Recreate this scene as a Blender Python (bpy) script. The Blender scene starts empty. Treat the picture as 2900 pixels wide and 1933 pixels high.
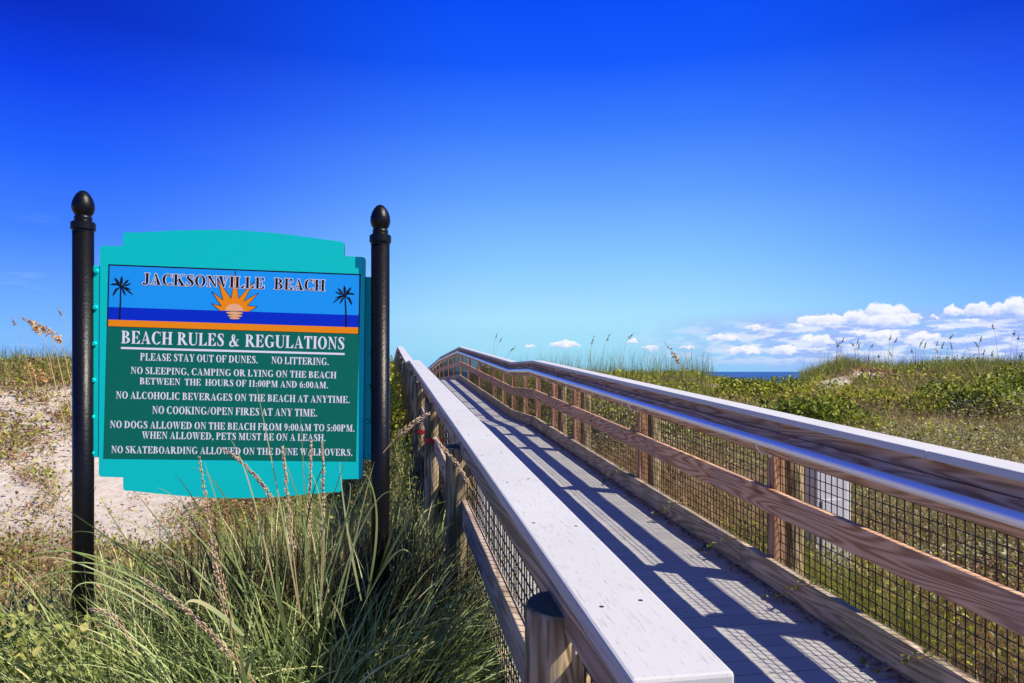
import bpy, math, random
import numpy as np
from mathutils import Vector, Matrix, geometry

R = math.radians
scene = bpy.context.scene
COL = scene.collection
rng = np.random.default_rng(7)
random.seed(7)
H = 1.71                      # eye height above the near end of the boardwalk

# ------------------------------------------------------------------ camera
cd = bpy.data.cameras.new('camera')
cd.lens = 36 * 720 / 1024
cd.shift_y = 0.0292
cd.clip_start = 0.05
cd.clip_end = 20000
cam = bpy.data.objects.new('camera', cd)
cam.location = (0, 0, H)
cam.rotation_euler = (R(90), 0, 0)
COL.objects.link(cam)
scene.camera = cam
scene.view_settings.view_transform = 'Standard'
scene.view_settings.look = 'None'
scene.view_settings.exposure = 0.35
scene.view_settings.gamma = 1.0
scene.cycles.max_bounces = 6
scene.cycles.transparent_max_bounces = 4
scene.cycles.use_denoising = True
scene.cycles.denoiser = 'OPENIMAGEDENOISE'
scene.cycles.denoising_input_passes = 'RGB_ALBEDO_NORMAL'
scene.cycles.denoising_prefilter = 'ACCURATE'
scene.cycles.use_adaptive_sampling = False

# ------------------------------------------------------------------ node helper
class NT:
    def __init__(s, tree):
        s.t = tree
    def n(s, typ, props=None, ins=None):
        nd = s.t.nodes.new(typ)
        for k, v in (props or {}).items():
            setattr(nd, k, v)
        for k, v in (ins or {}).items():
            s.set(nd.inputs[k], v)
        return nd
    def set(s, sock, v):
        if isinstance(v, bpy.types.NodeSocket):
            s.t.links.new(v, sock)
        elif hasattr(sock.default_value, '__len__') and not hasattr(v, '__len__'):
            sock.default_value = [v] * len(sock.default_value)
        else:
            if hasattr(v, '__len__') and len(sock.default_value) == 4 and len(v) == 3:
                v = (*v, 1)
            sock.default_value = v
    def m(s, op, a, b=0.0, c=0.0, clamp=False):
        nd = s.t.nodes.new('ShaderNodeMath')
        nd.operation = op
        nd.use_clamp = clamp
        for i, v in enumerate((a, b, c)):
            s.set(nd.inputs[i], v)
        return nd.outputs[0]
    def vm(s, op, a, b=(0, 0, 0), scale=None):
        nd = s.t.nodes.new('ShaderNodeVectorMath')
        nd.operation = op
        s.set(nd.inputs[0], a)
        s.set(nd.inputs[1], b)
        if scale is not None:
            s.set(nd.inputs['Scale'], scale)
        return nd.outputs[0]
    def mix(s, f, a, b, blend='MIX'):
        nd = s.t.nodes.new('ShaderNodeMix')
        nd.data_type = 'RGBA'
        nd.blend_type = blend
        s.set(nd.inputs[0], f)
        s.set(nd.inputs[6], a)
        s.set(nd.inputs[7], b)
        return nd.outputs[2]
    def noise(s, vec, scale, detail=3.0, rough=0.55, dist=0.0):
        nd = s.n('ShaderNodeTexNoise', None, {'Scale': scale, 'Detail': detail, 'Roughness': rough, 'Distortion': dist})
        s.set(nd.inputs['Vector'], vec)
        return nd.outputs['Fac']
    def ramp(s, f, stops, interp='LINEAR'):
        nd = s.t.nodes.new('ShaderNodeValToRGB')
        cr = nd.color_ramp
        cr.interpolation = interp
        while len(cr.elements) < len(stops):
            cr.elements.new(0.5)
        for e, (p, c) in zip(cr.elements, stops):
            e.position = p
            e.color = (*c, 1) if len(c) == 3 else c
        s.set(nd.inputs[0], f)
        return nd.outputs[0]
    def rng(s, v, a, b, c=0.0, d=1.0, smooth=False):
        nd = s.t.nodes.new('ShaderNodeMapRange')
        nd.clamp = True
        if smooth:
            nd.interpolation_type = 'SMOOTHSTEP'
        for i, x in enumerate((v, a, b, c, d)):
            s.set(nd.inputs[i], x)
        return nd.outputs[0]

def lin(r, g, b):
    f = lambda c: (c / 255 / 12.92) if c <= 10 else ((c / 255 + 0.055) / 1.055) ** 2.4
    return (f(r), f(g), f(b))

# ------------------------------------------------------------------ sun
TRAVEL = Vector((-0.82 * 0.985 - 0.46 * 0.1724, -0.82 * 0.1724 + 0.46 * 0.985, -1.0)).normalized()
sun_el = math.asin(-TRAVEL.z)
sun_az = math.atan2(-TRAVEL.x, -TRAVEL.y)
sd = bpy.data.lights.new('sun', 'SUN')
sd.energy = 5.0
sd.angle = R(0.5)
sd.color = (1.0, 0.925, 0.80)
so = bpy.data.objects.new('sun', sd)
so.rotation_euler = TRAVEL.to_track_quat('-Z', 'Y').to_euler()
so.location = (20, -10, 30)
COL.objects.link(so)

# ------------------------------------------------------------------ sky
world = bpy.data.worlds.new('World')
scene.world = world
world.use_nodes = True
wt = world.node_tree
wt.nodes.clear()
W = NT(wt)
BG = 0.1
sky = W.n('ShaderNodeTexSky', {'sky_type': 'NISHITA', 'sun_disc': False, 'sun_elevation': sun_el,
                              'sun_rotation': sun_az, 'altitude': 0.0, 'air_density': 1.0, 'dust_density': 0.4, 'ozone_density': 2.0})
tc = W.n('ShaderNodeTexCoord')
dirv = tc.outputs['Generated']
sx = W.n('ShaderNodeSeparateXYZ', None, {'Vector': dirv})
dx_, dy_, dz_ = sx.outputs
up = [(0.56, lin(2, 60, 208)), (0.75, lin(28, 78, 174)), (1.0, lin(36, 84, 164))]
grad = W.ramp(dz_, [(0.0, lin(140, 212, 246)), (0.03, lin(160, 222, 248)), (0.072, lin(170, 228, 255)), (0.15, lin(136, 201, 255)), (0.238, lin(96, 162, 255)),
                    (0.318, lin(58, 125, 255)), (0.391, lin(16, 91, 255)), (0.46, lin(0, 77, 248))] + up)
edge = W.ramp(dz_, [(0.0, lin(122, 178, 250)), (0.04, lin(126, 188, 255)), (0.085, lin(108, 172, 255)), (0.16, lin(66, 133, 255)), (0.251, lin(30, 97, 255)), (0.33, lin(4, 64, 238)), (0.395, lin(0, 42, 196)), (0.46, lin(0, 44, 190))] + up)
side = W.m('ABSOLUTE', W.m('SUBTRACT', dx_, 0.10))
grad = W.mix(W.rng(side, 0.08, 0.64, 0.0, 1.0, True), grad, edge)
# --- clouds near the horizon (azimuth, elevation space)
az = W.m('ARCTAN2', dx_, dy_)
el = W.m('ARCSINE', dz_)
cv = W.n('ShaderNodeCombineXYZ', None, {'X': az, 'Y': W.m('MULTIPLY', el, 1.3), 'Z': 0.0}).outputs[0]
wob = W.noise(cv, 95.0, 3.0, 0.55)
wob2 = W.noise(W.vm('ADD', cv, (3.7, 1.9, 0.0)), 95.0, 3.0, 0.55)
azd = W.m('ADD', az, W.m('MULTIPLY', W.m('SUBTRACT', wob, 0.5), 0.018))
eld = W.m('ADD', el, W.m('MULTIPLY', W.m('SUBTRACT', wob2, 0.5), 0.014))
A3 = lambda x, y, rx, ry: ((2200 + .2975 * x) * .3531, (800 + .2975 * y) * .3531, rx * .142, ry * .128)
A6 = lambda x, y, rx, ry: ((1700 + .51 * x) * .3531, (800 + .51 * y) * .3531, rx * .20, ry * .20)
puffs = [A3(*q) for q in [(170, 425, 65, 34), (300, 375, 80, 52), (420, 375, 115, 62), (580, 365, 70, 50), (740, 350, 100, 68),
         (945, 278, 75, 66), (1050, 288, 62, 66), (1160, 285, 76, 70), (1230, 350, 90, 60), (1080, 370, 200, 85), (1345, 345, 32, 16),
         (1500, 325, 28, 14), (1680, 285, 75, 42), (1910, 268, 108, 64), (2070, 275, 85, 42), (2150, 255, 90, 60), (2260, 242, 80, 86), (2380, 285, 100, 70), (2560, 260, 160, 90),
         (780, 485, 85, 26), (1000, 510, 125, 46), (290, 548, 55, 38), (420, 565, 85, 52), (80, 652, 95, 38), (1400, 525, 115, 42), (1600, 437, 52, 18), (1850, 370, 60, 26)]]
puffs += [A6(*q) for q in [(860, 252, 42, 16), (690, 312, 85, 26), (280, 368, 42, 14), (175, 328, 28, 11), (480, 363, 44, 9), (800, 383, 82, 26)]]
puffs += [(564, 345, 15, 4.5), (531, 346.5, 5, 2)]
dens = None
shade = None
for (u, v, ru, rv) in puffs:
    X = (u - 512) / 720
    a0 = math.atan(X)
    c0 = math.cos(a0)
    e0 = (371.4 - v) / 720 * c0
    ra, re = ru / 720 * c0 * c0, rv / 720 * c0
    qx = W.m('MULTIPLY', W.m('SUBTRACT', azd, a0), 1 / ra)
    qy = W.m('MULTIPLY', W.m('SUBTRACT', eld, e0), 1 / re)
    qyb = W.m('MAXIMUM', qy, W.m('MULTIPLY', qy, -1.7))
    q = W.m('SUBTRACT', 1.0, W.m('ADD', W.m('MULTIPLY', qx, qx), W.m('MULTIPLY', qyb, qyb)))
    lit = W.m('ADD', W.m('MULTIPLY', qy, 0.75), W.m('MULTIPLY', qx, 0.12))
    k = W.m('MINIMUM', W.m('MAXIMUM', q, -0.5), 1.0)
    if dens is None:
        dens, shade = k, lit
    else:
        sel = W.rng(W.m('SUBTRACT', k, dens), -0.25, 0.25)
        shade = W.m('ADD', W.m('MULTIPLY', shade, W.m('SUBTRACT', 1.0, sel)), W.m('MULTIPLY', lit, sel))
        dens = W.m('MAXIMUM', dens, k)
cover = W.rng(dens, -0.34, 0.30, 0.0, 0.97, True)
fb = W.noise(cv, 60.0, 4.0, 0.6)
litf = W.rng(W.m('ADD', shade, W.m('MULTIPLY', W.m('SUBTRACT', fb, 0.5), 1.6)), -0.75, 0.45, 0.0, 1.0, True)
ccol = W.mix(litf, lin(178, 200, 255), lin(250, 251, 255))
# soft lavender bank low on the right
bank_n = W.noise(W.vm('MULTIPLY', cv, (1.0, 3.2, 1.0)), 14.0, 4.0, 0.6)
bank = W.m('MULTIPLY', W.m('MULTIPLY', W.rng(az, 0.10, 0.42, 0, 1, True), W.rng(el, 0.085, 0.060, 0, 1, True)), W.rng(bank_n, 0.30, 0.58, 0.35, 0.95, True))
bank = W.m('MULTIPLY', bank, W.rng(el, -0.005, 0.02, 0.35, 1.0))
thin_n = W.noise(W.vm('MULTIPLY', cv, (1.0, 5.0, 1.0)), 9.0, 4.0, 0.6)
thin = W.m('MULTIPLY', W.m('MULTIPLY', W.rng(thin_n, 0.56, 0.75, 0, 0.35, True), W.rng(el, 0.2, 0.05, 0, 1)), W.rng(az, -0.45, -0.52, 0.35, 1.0))
grad = W.mix(bank, grad, lin(160, 186, 252))
grad = W.mix(thin, grad, lin(190, 215, 255))
wisp_n = W.noise(W.vm('MULTIPLY', cv, (1.0, 3.0, 1.0)), 30.0, 4.0, 0.62)
wisp = W.m('MULTIPLY', W.m('MULTIPLY', W.rng(wisp_n, 0.43, 0.60, 0, 0.85, True), W.rng(az, 0.12, 0.40, 0, 1, True)), W.m('MULTIPLY', W.rng(el, 0.072, 0.052, 0, 1, True), W.rng(el, 0.004, 0.022, 0, 1)))
grad = W.mix(wisp, grad, lin(236, 242, 255))
grad = W.mix(cover, grad, ccol)
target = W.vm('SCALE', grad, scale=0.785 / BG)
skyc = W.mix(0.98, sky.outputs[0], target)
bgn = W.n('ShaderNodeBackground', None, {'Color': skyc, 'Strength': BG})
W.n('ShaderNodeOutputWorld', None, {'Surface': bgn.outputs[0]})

# ------------------------------------------------------------------ object helpers
def tag(o, label=None, cat=None, group=None, kind=None):
    if label: o['label'] = label
    if cat: o['category'] = cat
    if group: o['group'] = group
    if kind: o['kind'] = kind
    return o

def empty(name, loc=(0, 0, 0), rz=0.0, label=None, cat=None, group=None, parent=None):
    o = bpy.data.objects.new(name, None)
    o.empty_display_size = 0.2
    o.location = loc
    o.rotation_euler = (0, 0, rz)
    COL.objects.link(o)
    if parent: o.parent = parent
    return tag(o, label, cat, group)

def link(name, me, parent=None):
    o = bpy.data.objects.new(name, me)
    COL.objects.link(o)
    if parent: o.parent = parent
    return o

def np_mesh(name, verts, quads, mats, mat_idx=None, smooth=False):
    verts = np.asarray(verts, dtype=np.float32).reshape(-1, 3)
    quads = np.asarray(quads, dtype=np.int32)
    k = quads.shape[1]
    me = bpy.data.meshes.new(name)
    me.vertices.add(len(verts))
    me.vertices.foreach_set('co', verts.ravel())
    me.loops.add(quads.size)
    me.loops.foreach_set('vertex_index', quads.ravel())
    me.polygons.add(len(quads))
    me.polygons.foreach_set('loop_start', np.arange(0, quads.size, k, dtype=np.int32))
    if mat_idx is not None:
        me.polygons.foreach_set('material_index', np.asarray(mat_idx, dtype=np.int32))
    if smooth:
        me.polygons.foreach_set('use_smooth', np.ones(len(quads), dtype=bool))
    for m_ in (mats if isinstance(mats, (list, tuple)) else [mats]):
        me.materials.append(m_)
    me.update(calc_edges=True)
    return me

class MB:
    """collects polygons for one mesh object"""
    def __init__(s):
        s.v, s.f, s.mi = [], [], []
    def hexa(s, c8, mi=0):
        b = len(s.v)
        s.v += [tuple(c) for c in c8]
        for q in ((0, 3, 2, 1), (4, 5, 6, 7), (0, 1, 5, 4), (1, 2, 6, 5), (2, 3, 7, 6), (3, 0, 4, 7)):
            s.f.append(tuple(b + i for i in q)); s.mi.append(mi)
    def box(s, x0, x1, y0, y1, z0, z1, mi=0):
        s.hexa([(x0, y0, z0), (x1, y0, z0), (x1, y1, z0), (x0, y1, z0), (x0, y0, z1), (x1, y0, z1), (x1, y1, z1), (x0, y1, z1)], mi)
    def lathe(s, prof, cx=0, cy=0, seg=20, mi=0, cap=True):
        b = len(s.v)
        for (r, z) in prof:
            for i in range(seg):
                a = 2 * math.pi * i / seg
                s.v.append((cx + r * math.cos(a), cy + r * math.sin(a), z))
        for j in range(len(prof) - 1):
            for i in range(seg):
                i2 = (i + 1) % seg
                s.f.append((b + j * seg + i, b + j * seg + i2, b + (j + 1) * seg + i2, b + (j + 1) * seg + i)); s.mi.append(mi)
        if cap:
            s.f.append(tuple(b + i for i in reversed(range(seg)))); s.mi.append(mi)
            e = b + (len(prof) - 1) * seg
            s.f.append(tuple(e + i for i in range(seg))); s.mi.append(mi)
    def tube(s, pts, r, seg=8, mi=0, cap=True):
        b = len(s.v)
        pts = [Vector(p) for p in pts]
        rs = r if hasattr(r, '__len__') else [r] * len(pts)
        for i, p in enumerate(pts):
            d = (pts[min(i + 1, len(pts) - 1)] - pts[max(i - 1, 0)]).normalized()
            up = Vector((0, 0, 1)) if abs(d.z) < 0.95 else Vector((1, 0, 0))
            a = d.cross(up).normalized(); c = a.cross(d)
            for k in range(seg):
                t = 2 * math.pi * k / seg
                s.v.append(tuple(p + (a * math.cos(t) + c * math.sin(t)) * rs[i]))
        for j in range(len(pts) - 1):
            for k in range(seg):
                k2 = (k + 1) % seg
                s.f.append((b + j * seg + k, b + j * seg + k2, b + (j + 1) * seg + k2, b + (j + 1) * seg + k)); s.mi.append(mi)
        if cap:
            s.f.append(tuple(b + i for i in reversed(range(seg)))); s.mi.append(mi)
            e = b + (len(pts) - 1) * seg
            s.f.append(tuple(e + i for i in range(seg))); s.mi.append(mi)
    def poly(s, pts, mi=0):
        b = len(s.v)
        s.v += [tuple(p) for p in pts]
        s.f.append(tuple(range(b, b + len(pts)))); s.mi.append(mi)
    def tris(s, verts, faces, mi=0):
        b = len(s.v)
        s.v += [tuple(p) for p in verts]
        for f in faces:
            s.f.append(tuple(b + i for i in f)); s.mi.append(mi)
    def mesh(s, name, mats, smooth=False):
        me = bpy.data.meshes.new(name)
        me.from_pydata(s.v, [], s.f)
        for m_ in (mats if isinstance(mats, (list, tuple)) else [mats]):
            me.materials.append(m_)
        me.polygons.foreach_set('material_index', np.array(s.mi, dtype=np.int32))
        if smooth:
            me.polygons.foreach_set('use_smooth', np.ones(len(s.f), dtype=bool))
        me.update()
        return me
    def build(s, name, mats, parent=None, smooth=False, bevel=0.0):
        o = link(name, s.mesh(name, mats, smooth), parent)
        if bevel:
            b = o.modifiers.new('bevel', 'BEVEL')
            b.width = bevel; b.segments = 2; b.limit_method = 'ANGLE'; b.angle_limit = R(50)
        return o

# ------------------------------------------------------------------ materials
def new_mat(name):
    m_ = bpy.data.materials.new(name)
    m_.use_nodes = True
    m_.node_tree.nodes.clear()
    return m_, NT(m_.node_tree)

def finish(N, shader, disp=None):
    out = N.n('ShaderNodeOutputMaterial')
    N.t.links.new(shader, out.inputs['Surface'])

def principled(N, color, rough=0.6, metal=0.0, bump=None, bump_d=0.003, bump_s=0.5, spec=0.5, coat=0.0):
    p = N.n('ShaderNodeBsdfPrincipled', None, {'Base Color': color, 'Roughness': rough, 'Metallic': metal, 'Specular IOR Level': spec})
    if coat:
        p.inputs['Coat Weight'].default_value = coat
    if bump is not None:
        b = N.n('ShaderNodeBump', None, {'Height': bump, 'Distance': bump_d, 'Strength': bump_s})
        N.t.links.new(b.outputs[0], p.inputs['Normal'])
    return p.outputs[0]

def wood(name, dark, mid, light, freq=34.0, green=0.0, weather=0.35):
    """sawn timber, grain along object Y (vertical pieces pass axis='Z' through the mapping)"""
    m_, N = new_mat(name)
    co = N.n('ShaderNodeTexCoord').outputs['Object']
    rnd = N.n('ShaderNodeNewGeometry').outputs['Random Per Island']
    off = N.vm('SCALE', (7.3, 13.1, 3.7), scale=N.m('MULTIPLY', rnd, 9.0))
    p = N.vm('ADD', co, off)
    ps = N.vm('MULTIPLY', p, (6.0, 0.42, 6.0))
    n1 = N.noise(ps, 1.0, 2.0, 0.45, 0.1)
    rings = N.m('SINE', N.m('MULTIPLY', n1, freq * 3.2))
    rings = N.rng(rings, -0.9, 1.0, 0, 1)
    fine = N.noise(N.vm('MULTIPLY', p, (90.0, 2.2, 90.0)), 1.0, 3.0, 0.6)
    big = N.noise(p, 1.7, 4.0, 0.6)
    vor = N.n('ShaderNodeTexVoronoi', {'feature': 'F1'}, {'Vector': N.vm('MULTIPLY', p, (7.0, 1.3, 7.0)), 'Scale': 1.0})
    knot = N.rng(vor.outputs['Distance'], 0.05, 0.16, 1.0, 0.0, True)
    f = N.m('ADD', N.m('MULTIPLY', rings, 0.50), N.m('MULTIPLY', fine, 0.48))
    c = N.ramp(f, [(0.15, dark), (0.5, mid), (0.85, light)])
    grey = N.rng(big, 0.38, 0.68, 0, weather, True)
    c = N.mix(grey, c, (0.40, 0.33, 0.28))
    c = N.mix(N.m('MULTIPLY', knot, 0.75), c, (dark[0] * .55, dark[1] * .5, dark[2] * .5))
    if green:
        g = N.rng(N.noise(p, 2.6, 3.0, 0.6), 0.42, 0.65, 0, green, True)
        c = N.mix(g, c, (0.16, 0.19, 0.09))
    c = N.mix(1.0, c, N.mix(rnd, (0.76, 0.76, 0.78), (1.16, 1.13, 1.08)), 'MULTIPLY')
    hgt = N.m('SUBTRACT', N.m('ADD', N.m('MULTIPLY', fine, 0.7), N.m('MULTIPLY', rings, 0.4)), N.m('MULTIPLY', knot, 0.5))
    finish(N, principled(N, c, 0.8, bump=hgt, bump_d=0.004, bump_s=0.5, spec=0.06))
    return m_

def wood_upright(name, dark, mid, light, stain=None):
    m_, N = new_mat(name)
    co = N.n('ShaderNodeTexCoord').outputs['Object']
    oi = N.n('ShaderNodeObjectInfo').outputs['Random']
    p = N.vm('ADD', co, N.vm('SCALE', (5.3, 9.1, 2.7), scale=N.m('MULTIPLY', oi, 11.0)))
    n1 = N.noise(N.vm('MULTIPLY', p, (8.0, 8.0, 0.7)), 1.0, 2.0, 0.5, 0.3)
    rings = N.rng(N.m('SINE', N.m('MULTIPLY', n1, 70.0)), -1, 1)
    fine = N.noise(N.vm('MULTIPLY', p, (85.0, 85.0, 2.0)), 1.0, 3.0, 0.6)
    c = N.ramp(N.m('ADD', N.m('MULTIPLY', rings, 0.5), N.m('MULTIPLY', fine, 0.5)), [(0.15, dark), (0.5, mid), (0.85, light)])
    if stain:
        sp = N.noise(N.vm('MULTIPLY', p, (16.0, 16.0, 2.0)), 1.0, 4.0, 0.62)
        c = N.mix(N.rng(sp, 0.47, 0.60, 0, 0.85, True), c, stain)
        pale = N.noise(N.vm('MULTIPLY', p, (22.0, 22.0, 1.8)), 1.3, 3.0, 0.6)
        c = N.mix(N.rng(pale, 0.60, 0.68, 0, 0.6, True), c, (0.42, 0.33, 0.21))
    finish(N, principled(N, c, 0.75, bump=N.m('ADD', fine, rings), bump_d=0.004, bump_s=0.5, spec=0.06))
    return m_

def composite(name, base, streak, axis='Y', amount=0.75):
    m_, N = new_mat(name)
    co = N.n('ShaderNodeTexCoord').outputs['Object']
    rnd = N.n('ShaderNodeNewGeometry').outputs['Random Per Island']
    p = N.vm('ADD', co, N.vm('SCALE', (3.3, 5.1, 1.7), scale=N.m('MULTIPLY', rnd, 7.0)))
    sc = (320.0, 1.7, 320.0) if axis == 'Y' else (4.0, 150.0, 150.0)
    st = N.noise(N.vm('MULTIPLY', p, sc), 1.0, 3.0, 0.62)
    big = N.noise(p, 3.5, 4.0, 0.6)
    thr = N.m('ADD', 0.60, N.m('MULTIPLY', N.m('SUBTRACT', big, 0.5), -0.25))
    s_ = N.rng(N.m('SUBTRACT', st, thr), 0.0, 0.07, 0.0, amount)
    c = N.mix(s_, base, streak)
    blot = N.rng(N.noise(p, 1.1, 5.0, 0.65), 0.35, 0.7, 0.0, 0.28, True)
    c = N.mix(blot, c, tuple(x * 0.78 for x in base))
    c = N.mix(1.0, c, N.mix(rnd, (0.93, 0.93, 0.94), (1.04, 1.04, 1.03)), 'MULTIPLY')
    dots = N.n('ShaderNodeTexVoronoi', {'feature': 'F1'}, {'Vector': p, 'Scale': 9.0})
    spot = N.rng(dots.outputs['Distance'], 0.018, 0.03, 0.8, 0.0)
    c = N.mix(spot, c, (0.16, 0.14, 0.13))
    finish(N, principled(N, c, 0.62, bump=st, bump_d=0.001, bump_s=0.25, spec=0.3))
    return m_

def plain(name, color, rough=0.5, metal=0.0, bump=0.0, bscale=40.0, vary=0.12, spec=0.5, coat=0.0):
    m_, N = new_mat(name)
    co = N.n('ShaderNodeTexCoord').outputs['Object']
    n1 = N.noise(co, 6.0, 4.0, 0.6)
    c = N.mix(N.rng(n1, 0.3, 0.75, 0, vary), color, tuple(x * 0.55 for x in color))
    b = N.noise(co, bscale, 3.0, 0.6) if bump else None
    finish(N, principled(N, c, rough, metal, bump=b, bump_d=bump, bump_s=0.6, spec=spec, coat=coat))
    return m_

def foliage(name, stops, trans=0.25, rough=0.55, clump=3.0):
    m_, N = new_mat(name)
    geo = N.n('ShaderNodeNewGeometry')
    r = geo.outputs['Random Per Island']
    co = N.n('ShaderNodeTexCoord').outputs['Object']
    cl = N.noise(co, clump, 3.0, 0.6)
    f = N.m('ADD', N.m('MULTIPLY', r, 0.72), N.m('MULTIPLY', N.m('SUBTRACT', cl, 0.5), 0.9), clamp=False)
    f = N.m('ADD', f, 0.14, clamp=True)
    c = N.ramp(f, stops)
    d = N.n('ShaderNodeBsdfPrincipled', None, {'Base Color': c, 'Roughness': rough, 'Specular IOR Level': 0.12})
    t = N.n('ShaderNodeBsdfTranslucent', None, {'Color': N.mix(1.0, c, (1.1, 1.15, 0.7), 'MULTIPLY')})
    mx = N.n('ShaderNodeMixShader', None, {0: trans})
    N.t.links.new(d.outputs[0], mx.inputs[1])
    N.t.links.new(t.outputs[0], mx.inputs[2])
    finish(N, mx.outputs[0])
    return m_

M = {}
M['wood'] = wood('weathered_timber', (0.34, 0.165, 0.08), (0.64, 0.38, 0.21), (0.78, 0.53, 0.33), weather=0.35)
M['wood_pale'] = wood('pale_timber', (0.28, 0.19, 0.12), (0.56, 0.42, 0.29), (0.72, 0.58, 0.43), freq=26.0, green=0.2, weather=0.5)
M['wood_green'] = wood('mossy_timber', (0.24, 0.17, 0.10), (0.52, 0.40, 0.26), (0.68, 0.56, 0.39), green=0.45, weather=0.5)
M['wood_dark'] = wood('dark_timber', (0.27, 0.15, 0.08), (0.54, 0.34, 0.19), (0.68, 0.47, 0.30), weather=0.3)
M['post'] = wood_upright('sawn_post', (0.22, 0.11, 0.06), (0.40, 0.22, 0.125), (0.52, 0.34, 0.21))
M['pile'] = wood_upright('round_pile', (0.15, 0.105, 0.05), (0.42, 0.31, 0.16), (0.60, 0.47, 0.28), stain=(0.10, 0.10, 0.045))
M['cap'] = composite('pale_composite', (0.615, 0.60, 0.555), (0.33, 0.30, 0.29))
M['deck'] = composite('grey_decking', (0.43, 0.41, 0.375), (0.30, 0.325, 0.305), axis='X', amount=0.3)
M['pile_top'] = plain('stained_end_grain', (0.05, 0.095, 0.085), 0.8, bump=0.004)
M['wire'] = plain('black_wire', (0.006, 0.006, 0.007), 0.5, spec=0.4)
M['steel'] = plain('brushed_steel', (0.90, 0.90, 0.91), 0.24, 0.38, bump=0.0006, bscale=220, vary=0.06)
M['black'] = plain('black_gloss_paint', (0.0035, 0.0035, 0.0045), 0.38, bump=0.0025, bscale=70, spec=0.28)
M['teal'] = plain('teal_paint', (0.0, 0.64, 0.60), 0.55, vary=0.06, spec=0.2)
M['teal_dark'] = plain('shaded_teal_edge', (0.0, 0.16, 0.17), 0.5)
M['s_green'] = plain('sign_green', (0.0, 0.165, 0.112), 0.5, vary=0.10, spec=0.2)
M['s_sky'] = plain('sign_sky_blue', (0.012, 0.36, 0.95), 0.42, vary=0.05, spec=0.2)
M['s_sea'] = plain('sign_sea_blue', (0.0, 0.028, 0.60), 0.42, vary=0.05, spec=0.2)
M['s_orange'] = plain('sign_orange', (1.0, 0.30, 0.003), 0.42, vary=0.03, spec=0.2)
M['s_peach'] = plain('sign_peach', (0.95, 0.50, 0.25), 0.42, vary=0.03, spec=0.2)
M['s_white'] = plain('sign_white', (0.90, 0.90, 0.94), 0.45, vary=0.03)
M['s_black'] = plain('sign_black', (0.006, 0.006, 0.012), 0.45, vary=0.03, spec=0.2)
M['red_tape'] = plain('red_tape', (0.5, 0.01, 0.015), 0.5)
M['red_stem'] = foliage('red_runner', [(0.0, (0.35, 0.04, 0.03)), (1.0, (0.60, 0.14, 0.10))], trans=0.1)
M['white_plastic'] = plain('white_plastic', (0.62, 0.62, 0.62), 0.5)
G_GRASS = [(0.0, (0.015, 0.025, 0.008)), (0.18, (0.05, 0.08, 0.02)), (0.38, (0.21, 0.28, 0.085)), (0.6, (0.40, 0.48, 0.17)), (0.8, (0.54, 0.59, 0.27)), (0.9, (0.70, 0.56, 0.29)), (1.0, (0.72, 0.56, 0.32))]
M['grass'] = foliage('beach_grass', G_GRASS, trans=0.12)
M['grass_dark'] = foliage('dune_grass', [(0.0, (0.045, 0.08, 0.018)), (0.35, (0.14, 0.19, 0.035)), (0.65, (0.29, 0.32, 0.07)), (0.84, (0.48, 0.41, 0.15)), (1.0, (0.60, 0.46, 0.20))], clump=0.6, trans=0.30)
M['straw'] = foliage('dry_stems', [(0.0, (0.12, 0.06, 0.03)), (0.3, (0.32, 0.18, 0.09)), (0.6, (0.52, 0.36, 0.18)), (0.85, (0.66, 0.51, 0.30)), (1.0, (0.42, 0.14, 0.08))], trans=0.15)
M['leaf'] = foliage('green_leaves', [(0.0, (0.03, 0.05, 0.008)), (0.22, (0.13, 0.18, 0.02)), (0.45, (0.36, 0.39, 0.05)), (0.8, (0.56, 0.53, 0.09)), (1.0, (0.58, 0.42, 0.09))], clump=0.7, trans=0.32)
M['leaf_near'] = foliage('vine_leaves', [(0.0, (0.08, 0.12, 0.025)), (0.4, (0.21, 0.25, 0.055)), (0.72, (0.42, 0.44, 0.14)), (0.85, (0.56, 0.46, 0.14)), (0.93, (0.42, 0.22, 0.09)), (1.0, (0.55, 0.18, 0.03))], clump=3.0)
M['pale'] = foliage('pale_leaves', [(0.0, (0.12, 0.12, 0.05)), (0.35, (0.32, 0.30, 0.14)), (0.7, (0.56, 0.52, 0.30)), (1.0, (0.74, 0.66, 0.46))], trans=0.2, clump=0.9)
M['litter'] = foliage('brown_leaves', [(0.0, (0.06, 0.035, 0.025)), (0.35, (0.24, 0.13, 0.075)), (0.7, (0.46, 0.28, 0.17)), (1.0, (0.26, 0.27, 0.09))], trans=0.1, clump=1.2)
M['seed'] = foliage('tan_seeds', [(0.0, (0.42, 0.28, 0.18)), (0.5, (0.70, 0.53, 0.36)), (1.0, (0.86, 0.72, 0.52))], trans=0.15, clump=20)
M['oat'] = foliage('oat_seeds', [(0.0, (0.16, 0.09, 0.05)), (0.5, (0.34, 0.20, 0.10)), (1.0, (0.55, 0.36, 0.18))], trans=0.2, clump=20)
M['oat_gold'] = foliage('golden_oat_seeds', [(0.0, (0.45, 0.25, 0.10)), (0.5, (0.65, 0.42, 0.18)), (1.0, (0.75, 0.52, 0.26))], trans=0.2, clump=20)

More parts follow.
